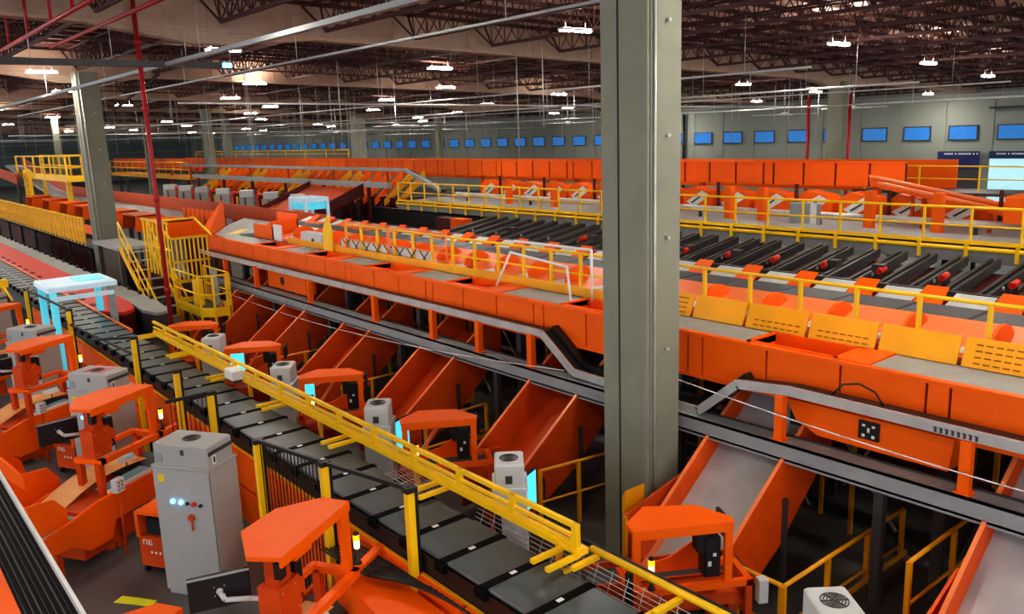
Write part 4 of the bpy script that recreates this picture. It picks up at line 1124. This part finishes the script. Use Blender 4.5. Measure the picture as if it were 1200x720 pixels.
for i, y in enumerate((59.5, 54.5, 50, 46.5, 41, 37.5, 33.5)):
    t = thing('orange_hood', ('orange hood farthest left on the loop', 'second orange hood on the loop', 'third orange hood on the loop', 'orange hood just left of the leaning-looking column', 'orange hood just right of the left column', 'second orange hood right of the left column', 'orange hood above the yellow cage')[i], 'hood', (10.1, y, 0), group='orange hoods on the loop')
    MB().prismY([(0, 2.9), (.1, 3.55), (1.1, 3.6), (1.6, 3.2), (1.6, 2.9)], 0, .06).prismY([(0, 2.9), (.1, 3.55), (1.1, 3.6), (1.6, 3.2), (1.6, 2.9)], 2.0, 2.06).box(.1, 0, 3.52, 1.1, 2.06, 3.58).build('shell', ORANGE, t)
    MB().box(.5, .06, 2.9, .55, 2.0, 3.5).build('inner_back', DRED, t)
    MB().box(.2, .3, 0, .3, .4, 2.9).box(1.2, 1.6, 0, 1.3, 1.7, 2.9).build('leg', GREYD, t)
# yellow balustrade in front of the hoods
t = thing('yellow_guard_fence', 'long yellow slatted guard fence at the left edge behind the red panel', 'guard fence', (9.0, 41.5, 0))
MB().box(0, 0, 2.2, .03, 30, 3.3).build('sheet', YELD, t)
q = MB()
for k_ in range(44): q.box(-.05, .68 * k_, 2.1, 0, .68 * k_ + .07, 3.35)
q.build('upright', YEL, t)
MB().tube((-.05, 0, 3.35), (-.05, 30, 3.35), .05).tube((-.05, 0, 2.75), (-.05, 30, 2.75), .03).build('rail', YEL, t)
MB().box(0, -2.6, 1.98, .05, 30, 2.2).box(0, -2.6, 1.98, 1.0, 30, 2.05).build('base_beam', GREYD, t)
q = MB()
for k_ in range(7): q.box(.1, 4.2 * k_, 0, .25, 4.2 * k_ + .15, 2.0)
q.build('leg', GREYD, t)
MB().box(-.0, -1.6, 2.7, .04, -.1, 3.1).build('orange_plate', ORANGE, t)
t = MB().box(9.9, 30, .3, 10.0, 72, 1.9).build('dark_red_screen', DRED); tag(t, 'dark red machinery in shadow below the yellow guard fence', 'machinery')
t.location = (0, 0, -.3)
# high platform top left
t = thing('high_platform', 'high yellow maintenance platform with railings at the upper left', 'platform', (11, 53, 0))
L = 15
MB().box(0, 0, 4.72, 1.5, L, 4.8).box(-.02, 0, 4.6, .02, L, 4.95).box(0, -.03, 4.6, 1.5, .03, 4.95).build('deck', YEL, t)
for z in (5.4, 6.05):
    MB().tube((0, 0, z), (0, L, z), .045).tube((0, 0, z), (1.5, 0, z), .045).tube((1.5, 0, z), (1.5, L, z), .045).build('rail', YEL, t)
q = MB()
for y in (0, 3, 6, 9, 12, 15):
    for x in (0, 1.5): q.box(x - .05, y - .05, 4.72, x + .05, y + .05, 6.05)
q.build('post', YEL, t)
q = MB()
for y in (1.0, 13.5): q.box(.1, y - .15, 0, .35, y + .15, 4.7); q.box(1.2, y - .12, 0, 1.4, y + .12, 4.7)
q.build('leg', YEL, t)
m = MB()
for k_ in range(12): m.box(-.35, 9.5, 3.2 + .16 * k_, -.15, 11, 3.23 + .16 * k_)
m.box(-.35, 9.4, 3, -.15, 9.5, 5.2).box(-.35, 11, 3, -.15, 11.1, 5.2).build('ladder', YEL, t)
t = thing('red_ramp_head', 'dull red conveyor head at the left picture edge', 'conveyor', (10.5, 66, 0))
MB().prismX([(0, 4.2), (20, 5.2), (20, 5.7), (0, 4.9)], 0, .1).build('side', ORANGE_D, t); MB().box(.2, 1, 0, .35, 1.2, 4.3).box(.2, 18, 0, .35, 18.2, 5).build('leg', GREYD, t)

# ------------------------------------------------------------------ SECOND SORTER (x about 22) with yellow walkway
sb = thing('second_sorter_deck', 'grey walkway beam of the second sorter behind the black chutes', 'walkway', (22, 0, 0))
MB().box(0, 2, 2.93, .08, 35.5, 3.38).box(0, 2, 3.3, 1.8, 35.5, 3.38).build('deck', GREY, sb)
MB().box(-.02, 2, 3.38, .02, 35.5, 3.48).tube((-.08, 2, 3.28), (-.08, 35.5, 3.28), .06).build('yellow_edge', YEL, sb)
q = MB()
for y in range(3, 36, 4): q.box(.9, y, 0, 1.05, y + .15, 3.3)
q.build('leg', GREYD, sb)
MB().box(.0, 27.8, 1.0, .1, 39, 3.0).build('dark_panel', BLK, sb)
railing('walkway_railing', 'long yellow railing along the second sorter walkway', (22, 35.4), (22, 2.8), 3.38, 4.3, 1.17, YEL, toe=False, r=.035)
q = MB()
t = thing('hanger_brackets', 'row of short yellow brackets hanging below the long yellow railing', 'brackets', (21.9, 0, 0))
y = 2.8
while y < 35.4: q.box(-.05, y - .04, 3.0, .02, y + .04, 3.45); y += 1.17
q.build('bracket', YEL, t)
# black slanting chutes, dark posts, low rails
bc = thing('black_chute', 'dark grey slanting chute in the row below the yellow walkway', 'chute', (15.2, 4, 0), group='black slanting chutes')
for sy in (0, .18, .75, .93):
    MB().prismY([(0, 2.12), (0, 1.9), (6.5, 2.9), (6.5, 3.12)], sy, sy + .08).build('side_rail', GREYD, bc)
MB().add([(0, .09, 1.75), (6.5, .09, 2.75), (6.5, 1.49, 2.75), (0, 1.49, 1.75)], [(0, 1, 2, 3)]).build('slide', DRED, bc)
q = MB()
for f in (.3, .7): q.tube((6.6 * f, -.03, 2.06 + 1.0 * f), (6.6 * f, .0, 2.06 + 1.0 * f), .05)
q.build('bolt', SILV, bc)
q = MB().box(.4, .1, 0, .5, .2, 1.8).box(5.9, .3, 0, 6.0, .4, 2.6); q.build('leg', GREYD, bc)
for i in range(1, 16): dup(bc, (15.2, 4 + 1.5 * i, 0))
for i, (x, y) in enumerate(((20, 24.2), (20, 19.9), (20, 15.8), (20, 14.1), (20, 11.1), (20, 9.9), (20, 5.8))):
    o = MB().box(-.14, -.14, 0, .14, .14, 3.0).build('dark_post', GREYD); o.location = (x, y, 0)
    tag(o, 'dark square steel post among the black slanting chutes', 'post', 'dark posts among the black chutes')
o = MB().box(0, 2, 0, .1, 34, .12).build('long_crossbar', GREYD); o.location = (17, 0, 3.0)
tag(o, 'long dark bar crossing in front of the black slanting chutes', 'bar')
for y in range(3, 34, 5): MB().box(.02, y, -3.0, .08, y + .08, 0).build('foot', GREYD, o)
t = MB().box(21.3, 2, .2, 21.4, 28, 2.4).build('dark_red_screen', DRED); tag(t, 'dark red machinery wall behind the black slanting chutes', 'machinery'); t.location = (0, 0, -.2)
for i in range(11):
    o = thing('red_motor', 'bright red-orange motor glimpsed between the black chutes', 'motor', (19.9, 5.3 + 1.5 * i, 2.85), group='red motors behind the black chutes')
    MB().tube((-.15, 0, 0), (.15, 0, .05), .08, 10).build('drum', RED, o); MB().box(.0, -.05, -2.85, .1, .05, 0).build('stand', GREYD, o)
t = thing('orange_post', 'wide orange post standing left of the black slanting chutes', 'post', (20.6, 28.2, 0))
MB().box(0, 0, 0, .5, .9, 3.0).build('front', ORANGE, t); MB().box(0, .9, 0, .5, 2.0, 3.0).build('dark_side', DRED, t)
# things behind the walkway: inductions, posts, roller tube
o = MB().tube((26, 4, 3.42), (26, 36, 3.42), .12, 10)
tb = o.build('roller_tube', SILV); tag(tb, 'long silver roller tube behind the yellow walkway railing', 'roller')
for y in range(5, 36, 5): MB().box(25.95, y, 0, 26.05, y + .1, 3.35).build('stand', GREYD, tb)
t = thing('rear_deck', 'grey green deck behind the yellow walkway railing', 'deck', (24, 3, 0))
MB().box(0, 0, 2.95, 5.8, 36, 3.1).build('surface', GREY, t)
q = MB()
for y in range(1, 36, 6): q.box(.2, y, 0, .4, y + .2, 2.95)
q.build('leg', GREYD, t)
op = None
for i, y in enumerate((7.3, 10.9, 13.0, 16.9, 18.3, 21.4, 24.6, 27.7, 30.9)):
    o = MB().box(-.12, -.14, 0, .12, .14, 1.25).build('orange_upright', ORANGE); o.location = (25.4, y, 3.1)
    tag(o, 'slim orange upright standing behind the yellow walkway railing', 'post', 'orange uprights behind the walkway')
for i in range(17):
    y = 7.0 + 1.75 * i
    t = thing('induction_unit', 'orange induction unit with white slanted belt behind the walkway railing', 'induction unit', (27.6, y, 3.1), group='orange and white induction units')
    MB().prismX([(0, .0), (1.5, .0), (1.5, .7), (1.1, .95), (.2, .8), (0, .5)], .4, 1.2).build('body', ORANGE, t)
    MB().add([(.36, .1, .62), (.36, .5, .82), (.36, 1.3, .34), (.36, .95, .12)], [(0, 1, 2, 3), (3, 2, 1, 0)]).build('white_belt', WHITE, t)
    MB().add([(.34, .45, .62), (.34, .52, .65), (.34, 1.05, .32), (.34, .98, .28)], [(0, 1, 2, 3), (3, 2, 1, 0)]).build('dark_stripe', GREYD, t)
    if i % 2: MB().box(.2, 1.3, 0, .3, 1.4, 1.2).build('dark_upright', DRED, t)
t = thing('grey_switch_cabinet', 'small grey louvred box behind the yellow walkway railing', 'cabinet', (25.0, 14.6, 3.1))
MB().bbox(0, 0, .1, .3, 1.0, .8, .02).build('casing', GREY, t); MB().box(-.01, .0, .1, 0, .22, .8).build('white_side', WHITE, t)
MB().box(.05, .1, 0, .25, .9, .1).build('foot', BLK, t)
t = thing('dark_drum', 'dark grey drum behind the walkway railing left of the column', 'drum', (25.3, 21.8, 3.1))
MB().lathe(0, 0, [(.42, 0), (.45, .4), (.45, .9), (.4, 1.1)]).build('shell', GREYD, t)
# orange slanting slides at the right end
for i, (y, z) in enumerate(((13.2, 4.5), (12.4, 4.35))):
    t = thing('orange_slide', ('upper orange slide slanting down at the right end of the orange wall', 'lower orange slide slanting down at the right end of the orange wall')[i], 'slide', (27.6 - i, y, 0))
    MB().prismX([(1.0, z + .15), (1.0, z), (-3.0, z - .75), (-3.0, z - .6)], 0, .5).build('trough', ORANGE, t)
    MB().prismX([(1.0, z + .2), (1.0, z + .13), (-3.0, z - .62), (-3.0, z - .55)], -.05, 0).build('edge', PEACH, t)
    MB().box(.1, -.5, 3.1, .2, -.4, z - .1).box(.1, -2.5, 3.1, .2, -2.4, z - .6).build('leg', ORANGE_D, t)
t = thing('orange_cover', 'orange box cover at the right picture edge behind the railing', 'cover', (25, 5.4, 0))
MB().bbox(0, 0, 3.6, 1.5, 3.6, 4.35, .04).build('shell', ORANGE, t); MB().box(.3, .5, 3.1, .5, .8, 3.6).box(.3, 2.5, 3.1, .5, 2.8, 3.6).build('leg', ORANGE_D, t)
railing('rear_railing', 'thin yellow railing in front of the navy dock door', (31.5, 16.4), (31.5, 8.), 3.9, 4.8, 2.2, YEL, toe=False)
t = thing('rear_platform', 'dark platform under the thin rear railing', 'platform', (31, 6, 0))
MB().box(0, 0, 3.8, 2, 10.6, 3.9).build('deck', GREYD, t); MB().box(.2, 1, 0, .4, 1.2, 3.8).box(.2, 9, 0, .4, 9.2, 3.8).build('leg', GREYD, t)

# big orange guard walls at the back
def guard_wall(x, y0, y1, z0, z1, pitch, label):
    t = thing('panelled_guard', label, 'guard panel', (x, 0, 0))
    m = MB(); y = y0; i = 0
    while y < y1:
        w = pitch * (.35 if i % 5 == 4 else 1)
        m.box(0, y + .05, z0, .06, min(y1, y + w) - .05, z1 - .05); y += w; i += 1
    m.box(-.05, y0, z1 - .05, .1, y1, z1)
    m.build('panel', ORANGE, t)
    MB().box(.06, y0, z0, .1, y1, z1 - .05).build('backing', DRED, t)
    q = MB(); y = y0 + 1
    while y < y1: q.box(.1, y, 0, .3, y + .2, z0 + .1); y += 8
    q.build('leg', ORANGE_D, t)
    return t
guard_wall(30, 14.1, 96, 4.1, 5.02, 1.35, 'bright orange panelled wall across the background')
t = thing('plain_guard', 'plain orange wall end just behind the panelled orange wall', 'guard wall', (33, 13.6, 0))
MB().box(0, 0, 3.7, .08, 85, 4.97).build('panel', ORANGE, t); MB().box(.1, 1, 0, .3, 1.2, 3.8).box(.1, 60, 0, .3, 60.2, 3.8).build('leg', ORANGE_D, t)
# left continuation of the second sorter: dark beams, red machinery, yellow railing
t = thing('rear_channel', 'dark grey channel with a bent right end above the far red machines', 'channel', (23, 0, 0))
MB().bars([(0, 33.2, 3.9), (0, 36.2, 4.85), (0, 70, 4.85)], .1, .16).build('channel_side', GREY, t)
MB().bars([(.2, 33.2, 3.85), (.2, 36.2, 4.8), (.2, 70, 4.8)], .3, .1).build('bed', BLK, t)
q = MB()
for y in range(38, 70, 6): q.box(.0, y, 0, .1, y + .1, 4.8)
q.build('post', ORANGE_D, t)
t = thing('rear_girder', 'grey beam below the far dark channel', 'beam', (21.8, 36, 0))
MB().box(0, 0, 4.0, .2, 28, 4.28).build('beam', GREY, t)
q = MB()
for y in range(2, 28, 5): q.box(.02, y, 0, .18, y + .16, 4.)
q.build('leg', DRED, t)
for i in range(13):
    o = thing('far_red_unit', 'far red and orange chute unit between the grey beams', 'chute', (22.6, 36.5 + 2.2 * i, 0), group='far red chute units')
    MB().prismY([(0, 3.0), (0, 3.3), (1.8, 4.75), (1.8, 4.3)], 0, .1).prismY([(0, 3.0), (0, 3.3), (1.8, 4.75), (1.8, 4.3)], 1.2, 1.3).build('side', ORANGE if i % 3 else YELD, o)
    MB().box(.3, 0, 0, 1.8, 1.3, 3.4).build('body', DRED, o)
t = thing('far_red_slide', 'large dark red sloping slide left of the grey walkway end', 'slide', (17.5, 38.5, 0))
MB().add([(0, 0, 2.2), (4.3, 0, 3.9), (4.3, 6, 3.9), (0, 6, 2.2)], [(0, 1, 2, 3), (3, 2, 1, 0)]).build('slide', ORANGE_D, t)
MB().prismY([(0, 2.0), (0, 2.5), (4.3, 4.2), (4.3, 3.6)], 6, 6.06).prismY([(0, 2.0), (0, 2.5), (4.3, 4.2), (4.3, 3.6)], -.06, 0).build('side', DRED, t)
MB().box(.2, .2, 0, .3, .3, 2.2).box(4, .2, 0, 4.1, .3, 3.7).box(.2, 5.7, 0, .3, 5.8, 2.2).build('leg', GREYD, t)
for i in range(3):
    o = thing('red_sorter_cell', 'orange cover cell on the loop seen behind the scissor fence', 'cover', (12.3 + (i % 2) * .5, 22.4 + 1.6 * i, 3.3), group='red cover cells on the loop')
    MB().prismY([(0, 0), (.2, .4), (.7, .45), (.9, 0)], 0, 1.1).build('shell', ORANGE, o)
    MB().box(.2, .3, -3.3, .3, .4, 0).build('leg', GREYD, o)
t = thing('red_curb', 'long red curb rail behind the walkway railing', 'rail', (14.4, 14, 0))
MB().box(0, 0, 3.25, .1, 20, 3.6).build('rail', RED, t); MB().box(0, 1, 0, .1, 1.1, 3.3).box(0, 18, 0, .1, 18.1, 3.3).build('leg', GREYD, t)
# grey cabinets of the far stations
for i, y in enumerate((65.6, 62.1, 58.7, 54.8, 50.8, 47.2, 43.6)):
    t = thing('far_cabinet', ('far grey cabinet, leftmost of the distant row', 'far grey cabinet, second from the left in the distant row', 'far grey cabinet, third from the left in the distant row', 'far grey cabinet, fourth from the left in the distant row', 'far grey cabinet, fifth from the left in the distant row', 'far grey cabinet beside the brightly lit cyan frame', 'far grey cabinet behind the brightly lit cyan frame')[i], 'cabinet', (20, y, 0), UA, 'distant grey cabinets')
    MB().bbox(0, 0, 0, .9, .9, 3.2, .02).build('body', CAB, t)
    MB().bbox(.03, .03, 3.2, .87, .87, 3.55, .02).build('top_box', CABW, t)
    MB().box(.3, -.01, 2.3, .4, 0, 3.1).build('latch', GREYD, t)
    o = thing('far_station', ('distant red station frame left of the fourth cabinet' if i == 0 else 'distant red and yellow station frame beside a far cabinet'), 'scan station', (20.2, y - 2.2, 0), UA, 'distant station frames')
    MB().box(0, 0, 3.3, 1.1, .6, 3.42).box(0, 0, 0, .12, .12, 3.3).box(1.0, 0, 0, 1.1, .12, 3.3).build('frame', RED, o)
    MB().box(.3, -.02, 0, .42, .04, 3.1).build('yellow_post', YELD, o)
t = thing('lit_scanner', 'brightly lit cyan scanner frame behind the sorter end', 'scanner frame', (16.6, 34.6, 0))
MB().bbox(0, 0, 3.75, 1.2, 1.7, 3.95, .03).build('roof', CYANW, t)
MB().box(0, 0, 0, .12, .12, 3.75).box(1.08, 0, 0, 1.2, .12, 3.75).box(0, 1.58, 0, .12, 1.7, 3.75).box(1.08, 1.58, 0, 1.2, 1.7, 3.75).build('leg', CYANW, t)
MB().box(.1, .2, 3.4, 1.1, 1.5, 3.72).build('lit_panel', CYANF, t)
railing('far_walkway_railing', 'far yellow walkway railing right of the left column', (30, 119), (30, 89), 3.2, 4.6, 2.4, YEL, toe=False, r=.07)
t = thing('far_walkway', 'far yellow-edged walkway right of the left column', 'walkway', (30, 89, 0))
MB().box(0, 0, 2.8, 2, 30, 3.2).build('edge', YELD, t); MB().box(.4, 2, 0, .6, 2.3, 2.8).box(.4, 15, 0, .6, 15.3, 2.8).box(.4, 28, 0, .6, 28.3, 2.8).build('leg', GREYD, t)
t = thing('distant_guard', 'orange wall behind the far yellow walkway railing', 'guard wall', (32.5, 92, 0))
MB().box(0, 0, 3.5, .1, 35, 4.9).build('panel', ORANGE_D, t); MB().box(.1, 5, 0, .3, 5.3, 3.6).box(.1, 30, 0, .3, 30.3, 3.6).build('leg', GREYD, t)
railing('back_railing', 'faint yellow railing on top of the orange wall around the pale column', (34.0, 98), (34.0, 62), 4.97, 5.6, 4, YEL, toe=False, r=.05)

# ------------------------------------------------------------------ light
w = bpy.data.worlds.new('world'); S.world = w; w.use_nodes = True
w.node_tree.nodes['Background'].inputs[0].default_value = (.80, .84, .92, 1); w.node_tree.nodes['Background'].inputs[1].default_value = 2.1
